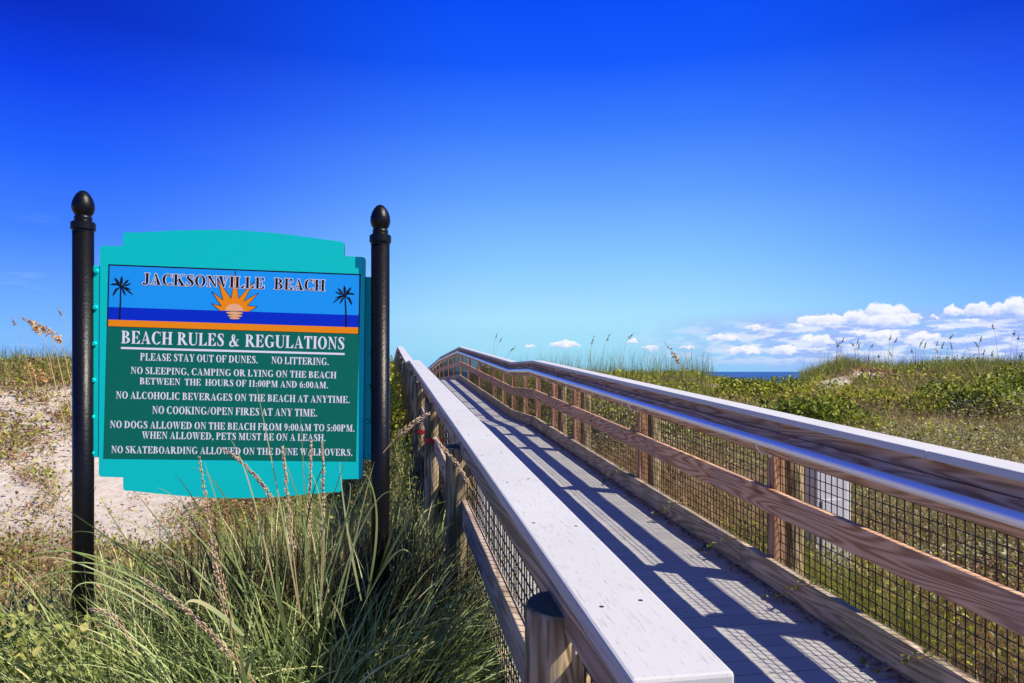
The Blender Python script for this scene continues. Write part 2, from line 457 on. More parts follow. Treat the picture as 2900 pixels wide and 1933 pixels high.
# ------------------------------------------------------------------ boardwalk frame  (w across, t along, z up)
TH = math.atan(0.175)
CT, ST = math.cos(TH), math.sin(TH)
AX, AY = 0.379, 1.218
TK = np.array([-30.0, 0.0, 11.62, 13.9, 25.0, 34.0, 48.0, 70.0])
ZK = np.array([-0.35, 0.0, 0.7065, 0.7065, 1.405, 1.235, 0.60, -0.6])
def zd(t):
    return np.interp(t, TK, ZK)
KINKS = [0.0, 11.62, 13.9, 25.0, 34.0]
def to_wt(x, y):
    dx, dy = x - AX, y - AY
    return dx * CT + dy * ST, -dx * ST + dy * CT
def to_xy(w, t):
    return AX + w * CT - t * ST, AY + w * ST + t * CT
CAPH = 1.20
T_END = 47.0

# ------------------------------------------------------------------ ground
def smooth(a, b, x):
    k = np.clip((x - a) / (b - a), 0, 1)
    return k * k * (3 - 2 * k)

def wav(x, y, s, ph):
    return (np.sin(x * s + ph) * np.cos(y * s * 1.13 + ph * 1.7) + np.sin((x * .6 + y * .8) * s * 1.7 + ph * 2.3) * 0.6)

def ground(x, y):
    x = np.asarray(x, float); y = np.asarray(y, float)
    w, t = to_wt(x, y)
    right = np.interp(y, [-20, 0, 3, 8, 14, 20, 24, 30, 40, 60, 200], [-.3, -.15, -.02, .42, .95, 1.36, 1.48, 1.1, -.3, -2.4, -7])
    xr = x * 23.5 / np.maximum(y, 8.0)
    bump = np.interp(xr, [-5, 0, 2, 6, 8.6, 9.4, 10.8, 12.5, 15, 20, 30], [.3, -.1, .05, .02, -.30, -.05, .48, .26, .34, .45, .45])
    right = right + bump * np.exp(-((y - 23.5) / np.where(xr < 9.2, 8.0, 5.0)) ** 2)
    left = np.interp(y, [-20, 2, 5, 7.2, 9, 11, 14.5, 18, 24, 40, 60, 200], [-.2, 0, .02, .12, .45, .92, 1.78, 1.75, 1.3, -.5, -2.4, -7])
    left = left + np.interp(x, [-14, -10, -7, -3], [.08, .05, .05, .12]) * np.exp(-((y - 15) / 4.0) ** 2)
    right = right + 1.0 * np.exp(-((y - 30) / 4.5) ** 2) * smooth(0.6, -1.2, xr)
    under = zd(t) - 0.32
    dl = smooth(0.1, np.where(y > 8, 1.6, 3.0), -w - 0.3)
    dr = smooth(0.0, np.where(y > 9, 1.2, 2.5), w - 2.4)
    nearfade = smooth(60, 40, y)
    z = np.where(w > 1.0, under * (1 - dr) + right * dr, under * (1 - dl) + left * dl)
    far = np.where(w > 1.0, right, left)
    z = z * nearfade + far * (1 - nearfade)
    z = z + (0.045 * wav(x, y, 0.9, 1.3) + 0.025 * wav(x, y, 2.3, 4.1)) * smooth(200, 40, np.abs(y)) * np.clip(np.maximum(dl, dr) + .3, 0, 1)
    return np.maximum(z, -7.0)

def sand_mask(x, y):
    w, t = to_wt(x, y)
    n = wav(x, y, 1.1, 0.4) * .5 + wav(x, y, 2.7, 2.2) * .35 + wav(x, y, 6.3, 5.0) * .25
    s_left = np.interp(y, [3.5, 6.0, 7.0, 8.2, 9.4, 11, 12.5, 14, 16], [0.0, 0.35, 1.0, 1.0, .72, .62, .8, 0.3, 0.0])
    s_left = np.clip(s_left + n * 0.3, 0, 1) * smooth(-1.9, -3.0, w)
    u, v = x / np.maximum(y, .1), y
    p1 = np.exp(-((u - 0.440) / 0.028) ** 2 - ((y - 18.3) / 1.3) ** 2)
    p2 = np.exp(-((u - 0.497) / 0.024) ** 2 - ((y - 20.4) / 1.0) ** 2)
    s_right = np.clip((p1 + p2) * 1.5 + n * 0.15, 0, 1) * ((p1 + p2) > .12)
    beach = smooth(28, 36, y)
    return np.clip(np.where(w > 1, np.maximum(s_right, beach), np.maximum(s_left, beach)), 0, 1)

def axis(lo, dlo, dhi, hi, step):
    mid = list(np.arange(dlo, dhi + 1e-6, step))
    a = []; v, k = dlo, step
    while v > lo:
        k *= 1.35; v -= k; a.append(max(v, lo))
    b = []; v, k = dhi, step
    while v < hi:
        k *= 1.35; v += k; b.append(min(v, hi))
    return np.array(a[::-1] + mid + b)

gx = axis(-6000, -22, 26, 6000, 0.16)
gy = axis(-400, -3, 34, 9000, 0.16)
GX, GY = np.meshgrid(gx, gy)
GZ = ground(GX, GY)
nx, ny = len(gx), len(gy)
idx = np.arange(nx * ny).reshape(ny, nx)
quads = np.stack([idx[:-1, :-1], idx[:-1, 1:], idx[1:, 1:], idx[1:, :-1]], -1).reshape(-1, 4)

mg, N = new_mat('dune_ground')
co = N.n('ShaderNodeTexCoord').outputs['Object']
at = N.n('ShaderNodeAttribute', {'attribute_name': 'sand'}).outputs['Fac']
n_f = N.noise(co, 9.0, 5.0, 0.65)
n_g = N.noise(co, 60.0, 3.0, 0.6)
n_l = N.noise(co, 1.6, 4.0, 0.6)
sandc = N.mix(N.rng(n_f, 0.35, 0.7), (0.65, 0.575, 0.475), (0.48, 0.40, 0.31))
soil = N.ramp(N.m('ADD', N.m('MULTIPLY', n_g, 0.6), N.m('MULTIPLY', n_l, 0.4)), [(0.3, (0.07, 0.05, 0.025)), (0.5, (0.24, 0.17, 0.09)), (0.7, (0.42, 0.32, 0.20))])
fm = N.rng(N.m('ADD', at, N.m('MULTIPLY', N.m('SUBTRACT', n_f, 0.5), 0.9)), 0.35, 0.6, 0, 1, True)
gc = N.mix(fm, soil, sandc)
finish(N, principled(N, gc, 0.95, bump=N.m('ADD', n_g, n_f), bump_d=0.02, bump_s=0.6, spec=0.1))
gme = np_mesh('ground', np.stack([GX, GY, GZ], -1).reshape(-1, 3), quads, mg, smooth=True)
att = gme.attributes.new('sand', 'FLOAT', 'POINT')
att.data.foreach_set('value', sand_mask(GX, GY).ravel().astype(np.float32))
tag(link('ground', gme), 'pale sand dunes with brown soil under the plants', kind='structure')

mw, N = new_mat('sea_water')
co = N.n('ShaderNodeTexCoord').outputs['Object']
wv = N.noise(N.vm('MULTIPLY', co, (0.12, 0.5, 1.0)), 1.0, 5.0, 0.6)
foam = N.rng(wv, 0.66, 0.74, 0, 0.5)
wc = N.mix(foam, (0.004, 0.05, 0.20), (0.5, 0.6, 0.7))
finish(N, principled(N, wc, 0.35, bump=wv, bump_d=0.6, bump_s=0.9, spec=0.3))
b = MB()
b.poly([(-6000, 45, -2.6), (6000, 45, -2.6), (6000, 8990, -2.6), (-6000, 8990, -2.6)])
tag(b.build('sea', mw), 'deep blue sea on the horizon', kind='structure')

# ------------------------------------------------------------------ boardwalk
def board(mb, t0, t1, w0, w1, h0, h1, gap=0.0015, mi=0):
    ts = [t0] + [k for k in KINKS if t0 + .02 < k < t1 - .02] + [t1]
    for a, c in zip(ts[:-1], ts[1:]):
        a2, c2 = a + gap, c - gap
        za, zc = float(zd(a2)), float(zd(c2))
        mb.hexa([(w0, a2, za + h0), (w1, a2, za + h0), (w1, c2, zc + h0), (w0, c2, zc + h0),
                 (w0, a2, za + h1), (w1, a2, za + h1), (w1, c2, zc + h1), (w0, c2, zc + h1)], mi)

def run(mb, t0, t1, w0, w1, h0, h1, length, phase=0.0):
    t = t0
    cuts = [t0]
    nx_ = t0 + phase if phase > 0.3 else t0 + length
    while nx_ < t1 - 0.5:
        cuts.append(nx_); nx_ += length
    cuts.append(t1)
    for a, c in zip(cuts[:-1], cuts[1:]):
        board(mb, a, c, w0, w1, h0, h1)

BW_ROT = TH
def frame(name, label, cat, group=None):
    return empty(name, (AX, AY, 0), BW_ROT, label, cat, group)

walk = frame('boardwalk', 'grey plank boardwalk rising over the dunes between two railings', 'boardwalk')
mb = MB()
t = -3.0
i = 0
while t < T_END:
    j = 0.004 * math.sin(i * 12.9898) 
    board(mb, t, t + 0.140, -0.052 + j * .5, 2.105 + j, -0.038, 0.0 + 0.0012 * math.sin(i * 7.7), gap=0.0)
    t += 0.1480
    i += 1
mb.build('deck', M['deck'], walk, bevel=0.003)
mb = MB()
for w in (0.0, 1.0, 2.02):
    run(mb, -3.0, T_END, w, w + 0.045, -0.26, -0.041, 4.9)
mb.build('joist', M['wood_dark'], walk)

ST_T = [(.83 + 2.67 * k) * 1.0152 for k in range(4)] + [10.35, 11.68, 12.85, 14.2, 15.5, 17.0, 19.9, 22.7, 25.1, 27.9, 30.4, 33.0, 35.6, 38.2, 40.8, 43.4, 46.0]

def mesh_wires(mb, t0, t1, w, h0, h1, r=0.0023, step=0.058):
    n = int((t1 - t0) / step)
    V, F = [], []
    def bar(p0, p1, ax):
        b0 = len(V)
        for p in (p0, p1):
            if ax == 'z':
                V.extend([(p[0] - r, p[1] - r, p[2]), (p[0] + r, p[1] - r, p[2]), (p[0] + r, p[1] + r, p[2]), (p[0] - r, p[1] + r, p[2])])
            else:
                V.extend([(p[0] - r, p[1], p[2] - r), (p[0] + r, p[1], p[2] - r), (p[0] + r, p[1], p[2] + r), (p[0] - r, p[1], p[2] + r)])
        for k in range(4):
            F.append((b0 + k, b0 + (k + 1) % 4, b0 + 4 + (k + 1) % 4, b0 + 4 + k))
    for k in range(n + 1):
        tt = t0 + k * step + random.uniform(-.002, .002)
        z = float(zd(tt))
        bar((w, tt, z + h0), (w + random.uniform(-.002, .002), tt, z + h1), 'z')
    hh = h0 + 0.02
    cuts = [t0] + [k for k in KINKS if t0 < k < t1] + [t1]
    while hh < h1:
        for a, c in zip(cuts[:-1], cuts[1:]):
            bar((w + r, a, float(zd(a)) + hh), (w + r, c, float(zd(c)) + hh), 'y')
        hh += step
    return np_mesh('wire_mesh', V, F, M['wire'])

def handrail(parent, t0, t1, w, drop, side):
    mb = MB()
    ts = [t0] + [k for k in KINKS if t0 < k < t1] + [t1]
    pts = []
    for k in ts:
        if k in KINKS and k not in (t0, t1):
            for d in (-.14, -.07, 0, .07, .14):
                zz = float(zd(k)) * .5 + float(zd(k - .14 + .07 * 0)) * .0
                zz = (float(zd(k + d - .07)) + float(zd(k + d)) + float(zd(k + d + .07))) / 3
                pts.append((w, k + d, zz + CAPH - drop))
        else:
            pts.append((w, k, float(zd(k)) + CAPH - drop))
    mb.tube(pts, 0.034, 20)
    hr = mb.build('handrail', M['steel'], parent, smooth=True)
    # bracket: round flange on the post and a J shaped arm
    bm_ = MB()
    s = side
    px = 0.112
    arm = [(s * (px - .004), 0, -.095), (s * (px - .03), 0, -.10), (s * (px - .06), 0, -.098), (s * .03, 0, -.088), (s * .012, 0, -.065), (s * .0, 0, -.022)]
    bm_.tube(arm, 0.0065, 8)
    bm_.tube([(s * px, 0, -.095), (s * (px - .007), 0, -.095)], 0.034, 16)
    for dy_b in (-.017, .017):
        bm_.tube([(s * (px - .006), dy_b, -.095), (s * (px - .011), dy_b, -.095)], 0.006, 8)
    me = bm_.mesh('bracket', M['steel'], True)
    for tt in ST_T:
        if t0 < tt < min(t1, 30):
            o = link('bracket', me, hr)
            o.location = (w, tt, float(zd(tt)) + CAPH - drop)
    return hr

def post_mesh(h0, h1):
    b_ = MB()
    b_.box(-.045, .045, -.045, .045, h0, h1)
    return b_.mesh('post', M['post'])

def pile_mesh(top, bottom, seed):
    r_ = random.Random(seed)
    b_ = MB()
    seg = 18
    zs = [bottom, bottom * .6, bottom * .3, 0.0, top * .4, top * .75, top - .012, top]
    base = len(b_.v)
    ph = [r_.uniform(0, 6.28) for _ in range(4)]
    for k, z in enumerate(zs):
        rr = 0.104 - 0.004 * k / 7
        if k == 7: rr -= .008
        for q in range(seg):
            a = 2 * math.pi * q / seg
            rad = rr * (1 + .03 * math.sin(2 * a + ph[0]) + .02 * math.sin(3 * a + ph[1] + z))
            b_.v.append((rad * math.cos(a), rad * math.sin(a), z + (0.008 * math.sin(a + ph[2]) if k > 5 else 0)))
    for k in range(7):
        for q in range(seg):
            q2 = (q + 1) % seg
            b_.f.append((base + k * seg + q, base + k * seg + q2, base + (k + 1) * seg + q2, base + (k + 1) * seg + q)); b_.mi.append(0)
    b_.f.append(tuple(base + 7 * seg + q for q in range(seg))); b_.mi.append(1)
    me = b_.mesh('pile', [M['pile'], M['pile_top']])
    for p_ in me.polygons:
        p_.use_smooth = len(p_.vertices) == 4
    return me
PILES = [pile_mesh(1.0, -1.6, s_) for s_ in (1, 2, 3, 4)]

# ---- right railing
rr = frame('right_railing', 'timber railing with steel handrail and wire mesh along the right side of the walkway', 'railing')
rr.name = 'railing'
mb = MB(); run(mb, -2.2, T_END, 2.03, 2.214, CAPH - .042, CAPH, 4.88, 4.2)
mb.build('cap_rail', M['cap'], rr, bevel=0.007)
mb = MB(); run(mb, -2.2, T_END, 2.066, 2.106, CAPH - .118, CAPH - .044, 3.6, 2.0)
mb.build('ledger_board', M['wood_dark'], rr, bevel=0.003)
mb = MB(); run(mb, -2.2, T_END, 2.05, 2.09, CAPH - .285, CAPH - .121, 4.9, 5.45)
mb.build('top_board', M['wood'], rr, bevel=0.004)
mb = MB(); run(mb, -2.2, T_END, 2.05, 2.09, CAPH - .695, CAPH - .525, 4.88, 3.0)
mb.build('mid_rail', M['wood'], rr, bevel=0.005)
mb = MB(); run(mb, -2.2, T_END, 2.03, 2.089, .012, .19, 4.88, 1.2)
mb.build('kick_board', M['wood_green'], rr, bevel=0.006)
link('wire_mesh', mesh_wires(MB(), -2.2, T_END, 2.125, .0, CAPH - .27), rr)
pm = post_mesh(-.3, CAPH - .046)
for tt in [-1.87] + ST_T:
    o = link('post', pm, rr); o.location = (2.136, tt, float(zd(tt)))
for k, tt in enumerate([-1.8] + ST_T[:5]):
    o = link('pile', PILES[k % 4], rr); o.location = (2.265, tt + .02, float(zd(tt)) - .03); o.rotation_euler = (0, 0, k * 1.3); o.scale = (.8, .8, 1)
handrail(rr, -2.2, T_END, 1.978, 0.185, 1)

# ---- left railing
lr = frame('railing', 'timber railing beside the sign, its wide pale cap ending square in front', 'railing')
mb = MB(); run(mb, 0.0, T_END, -.184, 0.0, CAPH - .042, CAPH, 4.9, 11.62)
mb.build('cap_rail', M['cap'], lr, bevel=0.007)
mb = MB(); run(mb, 0.03, T_END, -.112, -.072, CAPH - .235, CAPH - .046, 4.9, 3.3)
mb.build('top_board', M['wood_pale'], lr, bevel=0.004)
mb = MB(); run(mb, 0.03, T_END, -.104, -.064, CAPH - .695, CAPH - .525, 4.9, 3.3)
mb.build('mid_rail', M['wood_pale'], lr, bevel=0.005)
mb = MB(); run(mb, 0.03, T_END, -.052, .0, .035, .185, 4.9, 2.2)
mb.build('kick_board', M['wood_green'], lr, bevel=0.006)
link('wire_mesh', mesh_wires(MB(), 0.03, T_END, -.058, -.25, CAPH - .23), lr)
for k, tt in enumerate(ST_T):
    o = link('pile', PILES[(k + 1) % 4], lr)
    o.location = (-.100, tt, float(zd(tt)) + .005)
    o.rotation_euler = (0, 0, k * 2.1 + .4)
    if k in (2, 3):
        h_t = .30 if k == 3 else .60
        tb = MB(); tb.lathe([(.1085, h_t), (.110, h_t + .05)], seg=18, cap=False)
        tt_ = tb.build('tape_band', M['red_tape'], o)
handrail(lr, 0.25, T_END, 0.055, 0.185, -1)

capo = [c for c in lr.children if c.name.startswith('cap_rail')][0]
sb = MB(); sb.lathe([(.0052, -.002), (.0052, .0006)], seg=10)
sme = sb.mesh('screw', M['wire'])
for tt in (.35, .95, 1.55, 2.15, 2.75, 3.35, 3.95, 4.55, 5.4, 6.2):
    for ww in (-.142, -.044):
        o = link('screw', sme, capo)
        t2 = tt + random.uniform(-.05, .05)
        o.location = (ww + random.uniform(-.012, .012), t2, float(zd(t2)) + CAPH)

# ------------------------------------------------------------------ lettering
TT, tn, sh, sxx = 0.19, 0.055, 0.05, 0.075
def rect(a, b_, c, d): return [(a, b_), (c, b_), (c, d), (a, d)]
def arc(cx, cy, rx, ry, ix, iy, a0, a1, n=14):
    o = []
    for k in range(n):
        t0, t1 = R(a0 + (a1 - a0) * k / n), R(a0 + (a1 - a0) * (k + 1) / n)
        o.append([(cx + ix * math.cos(t0), cy + iy * math.sin(t0)), (cx + rx * math.cos(t0), cy + ry * math.sin(t0)),
                  (cx + rx * math.cos(t1), cy + ry * math.sin(t1)), (cx + ix * math.cos(t1), cy + iy * math.sin(t1))])
    return o
def stroke(pts):
    o = []
    L = []
    for k, (x, y, w) in enumerate(pts):
        x0, y0, _ = pts[max(k - 1, 0)]; x1, y1, _ = pts[min(k + 1, len(pts) - 1)]
        d = math.hypot(x1 - x0, y1 - y0) or 1
        nx_, ny_ = -(y1 - y0) / d * w / 2, (x1 - x0) / d * w / 2
        L.append(((x + nx_, y + ny_), (x - nx_, y - ny_)))
    for a, b_ in zip(L[:-1], L[1:]):
        o.append([a[0], a[1], b_[1], b_[0]])
    return o
def disc(cx, cy, r, ry=None, n=14):
    ry = ry or r
    return [(cx + r * math.cos(2 * math.pi * k / n), cy + ry * math.sin(2 * math.pi * k / n)) for k in range(n)]
def stem(x, w=TT, top=True, bot=True, y0=0, y1=1):
    o = [rect(x, y0, x + w, y1)]
    if top: o.append(rect(x - sxx, 1 - sh, x + w + sxx, 1))
    if bot: o.append(rect(x - sxx, 0, x + w + sxx, sh))
    return o
GL = {}
GL['I'] = (.36, stem(.085))
GL['H'] = (.83, stem(.085) + stem(.555) + [rect(.27, .47, .56, .53)])
GL['L'] = (.69, stem(.085) + [rect(.2, 0, .64, sh), [(.42, .04), (.64, .04), (.67, .30), (.645, .30)]])
E_top = [rect(.2, .95, .62, 1), [(.42, .955), (.625, .72), (.65, .72), (.62, .96)]]
E_mid = [rect(.27, .475, .46, .53), [(.40, .5), (.47, .33), (.49, .33), (.49, .68), (.47, .68)]]
GL['E'] = (.70, stem(.085) + E_top + E_mid + [rect(.2, 0, .64, sh), [(.42, .04), (.64, .04), (.67, .30), (.645, .30)]])
GL['F'] = (.65, stem(.085) + E_top + E_mid)
GL['T'] = (.71, stem(.26, top=False) + [rect(.03, .95, .68, 1), [(.02, .72), (.045, .72), (.22, .96), (.04, .96)], [(.69, .72), (.665, .72), (.49, .96), (.67, .96)]])
GL['A'] = (.77, [[(.09, .03), (.14, .03), (.37, .88), (.35, 1)], [(.32, 1), (.40, 1), (.71, .03), (.49, .03)], rect(.17, .28, .55, .335), rect(0, 0, .24, sh), rect(.42, 0, .77, sh)])
GL['V'] = (.76, [[(.05, .97), (.27, .97), (.44, .10), (.38, 0), (.35, 0)], [(.60, .97), (.65, .97), (.42, 0), (.37, 0)], rect(0, .95, .35, 1), rect(.51, .95, .76, 1)])
GL['W'] = (1.06, [[(.05, .97), (.26, .97), (.38, .12), (.34, 0), (.31, 0)], [(.50, .90), (.54, .95), (.38, 0), (.33, 0)], [(.42, .97), (.63, .97), (.74, .12), (.70, 0), (.67, 0)],
                  [(.91, .97), (.96, .97), (.74, 0), (.69, 0)], rect(0, .95, .33, 1), rect(.37, .95, .70, 1), rect(.83, .95, 1.06, 1)])
GL['M'] = (1.0, [rect(.13, 0, .185, 1), [(.10, 1), (.31, 1), (.53, .2), (.47, 0), (.44, 0)], [(.70, 1), (.75, 1), (.50, 0), (.45, 0)], rect(.70, 0, .89, 1), rect(.03, 0, .28, sh), rect(.62, 0, .97, sh), rect(.03, .95, .2, 1), rect(.70, .95, .97, 1)])
GL['N'] = (.80, [rect(.13, 0, .185, 1), [(.06, 1), (.28, 1), (.68, .1), (.68, -.02), (.64, -.02)], rect(.625, 0, .68, 1), rect(.03, 0, .29, sh), rect(.52, .95, .78, 1), rect(.02, .95, .2, 1)])
GL['K'] = (.84, stem(.085) + [[(.27, .38), (.27, .46), (.60, .97), (.67, .97)], [(.34, .50), (.46, .66), (.80, .03), (.57, .03)], rect(.50, .95, .78, 1), rect(.49, 0, .85, sh)])
GL['Y'] = (.76, [[(.06, .97), (.28, .97), (.47, .45), (.30, .45)], [(.61, .97), (.66, .97), (.47, .45), (.41, .45)], rect(.29, 0, .48, .48), rect(.20, 0, .57, sh), rect(0, .95, .36, 1), rect(.52, .95, .76, 1)])
GL['O'] = (.80, arc(.40, .5, .37, .52, .18, .455, 0, 360, 26))
GL['C'] = (.76, arc(.41, .5, .38, .52, .18, .455, 48, 318, 22) + [rect(.665, .66, .695, 1.0), [(.62, .18), (.70, .24), (.72, .22), (.66, .13)]])
GL['G'] = (.84, arc(.41, .5, .38, .52, .18, .455, 48, 300, 22) + [rect(.665, .68, .695, 1.0), rect(.56, .06, .74, .42), rect(.47, .38, .82, .43)])
GL['S'] = (.60, stroke([(.52, .70, .03), (.50, .82, .05), (.43, .94, .07), (.31, .985, .07), (.17, .91, .13), (.14, .77, .17), (.24, .62, .21), (.40, .45, .21), (.49, .29, .18), (.46, .12, .14), (.32, .015, .07), (.18, .05, .07), (.08, .18, .05), (.06, .32, .03)]) +
           [rect(.50, .68, .53, 1.0), rect(.045, 0, .075, .33)])
GL['P'] = (.68, stem(.085) + arc(.27, .735, .36, .265, .17, .215, -90, 90))
GL['B'] = (.73, stem(.085) + arc(.27, .755, .33, .245, .14, .195, -90, 90) + arc(.27, .27, .40, .27, .20, .22, -90, 90))
GL['R'] = (.82, stem(.085) + arc(.27, .745, .36, .255, .16, .205, -90, 90) + [[(.27, .49), (.47, .52), (.80, .03), (.57, .03)], rect(.57, 0, .84, sh)])
GL['D'] = (.82, stem(.085) + arc(.27, .5, .49, .5, .28, .45, -90, 90, 18))
GL['J'] = (.53, [rect(.24, .22, .43, 1), rect(.15, .95, .51, 1)] + stroke([(.335, .26, .19), (.315, .10, .15), (.24, -.01, .08), (.15, .0, .07)]) + [disc(.11, .09, .095)])
GL['U'] = (.80, [rect(.085, .28, .275, 1), rect(.01, .95, .36, 1), rect(.64, .28, .695, 1), rect(.55, .95, .78, 1)] + stroke([(.18, .30, .19), (.21, .14, .17), (.31, .04, .11), (.45, .015, .075), (.57, .06, .06), (.65, .17, .055), (.668, .3, .055)]))
GL['&'] = (.92, stroke([(.74, .55, .04), (.66, .34, .05), (.53, .14, .07), (.38, .03, .09), (.22, .01, .10), (.09, .11, .17), (.11, .29, .17), (.26, .46, .10), (.43, .62, .08), (.49, .80, .10), (.41, .95, .07), (.29, .89, .10), (.27, .74, .15), (.36, .52, .19), (.52, .25, .20), (.68, .06, .15), (.85, .08, .05)]) + [rect(.60, .53, .86, .57)])
GL['1'] = (.46, stem(.15, top=False) + [[(.05, .84), (.07, .81), (.34, .94), (.34, 1), (.30, 1)]])
GL['0'] = (.54, arc(.27, .5, .25, .51, .085, .455, 0, 360, 22))
GL['9'] = (.54, arc(.26, .67, .23, .34, .075, .29, 0, 360, 18) + stroke([(.42, .66, .15), (.41, .42, .15), (.33, .2, .13), (.2, .07, .08), (.06, .01, .04)]))
GL['6'] = (.54, [[(.54 - x, 1 - y) for x, y in p] for p in GL['9'][1]])
GL['5'] = (.52, [[(.14, .86), (.46, .86), (.49, 1), (.14, 1)], [(.08, .52), (.12, .52), (.18, .92), (.13, .95)]] + stroke([(.09, .55, .05), (.24, .58, .12), (.37, .47, .18), (.41, .29, .19), (.33, .11, .15), (.18, .02, .07), (.06, .07, .06)]) + [disc(.09, .08, .07)])
GL[':'] = (.30, [disc(.15, .09, .1), disc(.15, .52, .1)])
GL['.'] = (.27, [disc(.13, .085, .095)])
GL[','] = (.27, [disc(.13, .085, .095)] + stroke([(.19, .08, .07), (.17, -.08, .05), (.08, -.18, .03)]))
GL['/'] = (.40, [[(.02, -.02), (.09, -.02), (.38, 1.02), (.31, 1.02)]])

def union(polys):
    vs, fs = [], []
    for p in polys:
        ar = sum(p[k][0] * p[(k + 1) % len(p)][1] - p[(k + 1) % len(p)][0] * p[k][1] for k in range(len(p)))
        if abs(ar) < 1e-7: continue
        if ar < 0: p = p[::-1]
        fs.append(list(range(len(vs), len(vs) + len(p))))
        vs += [Vector(q) for q in p]
    ov, oe, of, _, _, orig = geometry.delaunay_2d_cdt(vs, [], fs, 0, 1e-5)
    return [tuple(v) for v in ov], [tuple(f) for f, g in zip(of, orig) if g]

def fatten(p, d):
    pts = [Vector((x + d * math.cos(k * math.pi / 4), y + d * math.sin(k * math.pi / 4))) for x, y in p for k in range(8)]
    return [tuple(pts[k]) for k in geometry.convex_hull_2d(pts)]

cache = {}
def glyph(ch, fat=0.0):
    if (ch, fat) not in cache:
        ps = GL[ch][1]
        if fat: ps = [fatten(p, fat) for p in ps]
        cache[(ch, fat)] = union(ps)
    return cache[(ch, fat)]

def text(mb, s, x0, x1, base, cap, y, mi, fat=0.0):
    adv, gapw, space = [], .035, .27
    x = 0.0
    for ch in s:
        if ch == ' ':
            x += space; continue
        adv.append((ch, x)); x += GL[ch][0] + gapw
    k = (x1 - x0) / (x - gapw)
    for ch, px in adv:
        v, f = glyph(ch, fat)
        mb.tris([(x0 + (px + q[0]) * k, y, base + q[1] * cap) for q in v], f, mi)

# ------------------------------------------------------------------ beach sign
TILT = R(1.44)
sign = empty('beach_sign', (-2.138, 3.59, 0), R(6.288), 'teal beach rules sign with a rising sun picture between two black posts', 'sign')
prof = [(.048, -.3), (.048, -.202), (.049, -.2), (.056, -.196), (.056, -.164), (.050, -.158), (.037, -.151), (.041, -.145), (.040, -.134), (.035, -.127), (.040, -.12), (.048, -.106), (.052, -.086), (.050, -.064), (.042, -.04), (.031, -.02), (.018, -.006), (.004, 0)]
for (px, top) in ((0.0, 2.612), (1.461, 2.578)):
    mb = MB()
    mb.lathe([(.048, -.35), (.048, top - .206)], seg=28)
    po = mb.build('post', M['black'], sign, smooth=True)
    po.location = (px, 0, 0)
    for p_ in po.data.polygons: p_.use_smooth = len(p_.vertices) == 4
    mb = MB(); mb.lathe([(.049, top - .212), (.049, top - .2), (.056, top - .196), (.056, top - .164), (.050, top - .158)], seg=28)
    co_ = mb.build('collar', M['black'], po)
    mb = MB(); mb.lathe([(r_, top + z_) for r_, z_ in prof[5:]], seg=28)
    fo = mb.build('finial', M['black'], po, smooth=True)

pan = []
top_pts = [(-.667, .690), (-.664, .698), (-.656, .702), (-.560, .704), (-.560, .765), (-.556, .772), (-.549, .775)]
for k in range(0, 19):
    x = -.50 + k * (1.0 / 18)
    top_pts.append((x, .776 + .033 * (1 - (x / .5) ** 2) ** 1.25))
top_pts += [(.516, .775), (.524, .770), (.527, .760), (.527, .702), (.625, .700), (.633, .697), (.636, .688)]
bot_pts = [(.652, -.432), (.648, -.446), (.640, -.452), (.548, -.455), (.546, -.512), (.541, -.519), (.53, -.522)]
for k in range(0, 19):
    x = .50 - k * (1.0 / 18)
    bot_pts.append((x, -.522 - .034 * (1 - (x / .5) ** 2) ** 1.25))
bot_pts += [(-.515, -.522), (-.524, -.518), (-.528, -.510), (-.530, -.455), (-.635, -.453), (-.643, -.447), (-.646, -.438)]
outline = top_pts + bot_pts
mb = MB()
n_ = len(outline)
front = [(x, 0.0, z) for x, z in outline]
back = [(x, 0.045, z) for x, z in outline]
mb.v = front + back
mb.f = [tuple(reversed(range(n_))), tuple(range(n_, 2 * n_))]
mb.mi = [0, 0]
for k in range(n_):
    k2 = (k + 1) % n_
    mb.f.append((k, k2, n_ + k2, n_ + k)); mb.mi.append(1)
panel = mb.build('sign_panel', [M['teal'], M['teal_dark']], sign)
panel.location = (0.73, 0, 1.62)
panel.rotation_euler = (0, TILT, 0)
# mounting strips with bolts
for x0, x1, yf in ((-.702, -.640, .003), (.628, .694, .03)):
    mb = MB(); mb.box(x0, x1, yf, yf + .02, -.356, .602)
    fl = mb.build('mounting_strip', M['teal'], panel, bevel=.002)
    for zb in (.573, .391, .210, .028, -.155, -.335):
        bb = MB()
        xc = (x0 + x1) / 2 + (-.012 if x0 < 0 else 0.006)
        bb.tube([(xc, yf, zb), (xc, yf - .004, zb), (xc, yf - .012, zb)], [.0125, .0125, .0085], 8)
        bb.build('bolt', M['teal'], fl)
# printed face
mats = ['s_green', 's_sky', 's_sea', 's_orange', 's_white', 's_black', 's_peach']
mb = MB()
X0, X1 = -.620, .610
def flat(x0, z0, x1, z1, y, mi): mb.poly([(x0, y, z0), (x1, y, z0), (x1, y, z1), (x0, y, z1)], mi)
flat(X0 - .006, .298, X1 + .006, .611, -.002, 5)
flat(X0 - .006, -.3625, X1 + .006, .298, -.002, 0)
flat(X0, .397, X1, .604, -.003, 1)
flat(X0, .334, X1, .397, -.003, 2)
flat(X0, .301, X1, .334, -.003, 3)
rays = [(-.0848, .3975), (-.1246, .4321), (-.0765, .4208), (-.1261, .4931), (-.0692, .4517), (-.0999, .5591), (-.0296, .4607), (-.0124, .6025), (.0073, .4621), (.0814, .5546), (.0336, .4492), (.1052, .4941), (.0512, .4268), (.1010, .4247), (.0610, .3975)]
cx_, cz_ = -.012, .3975
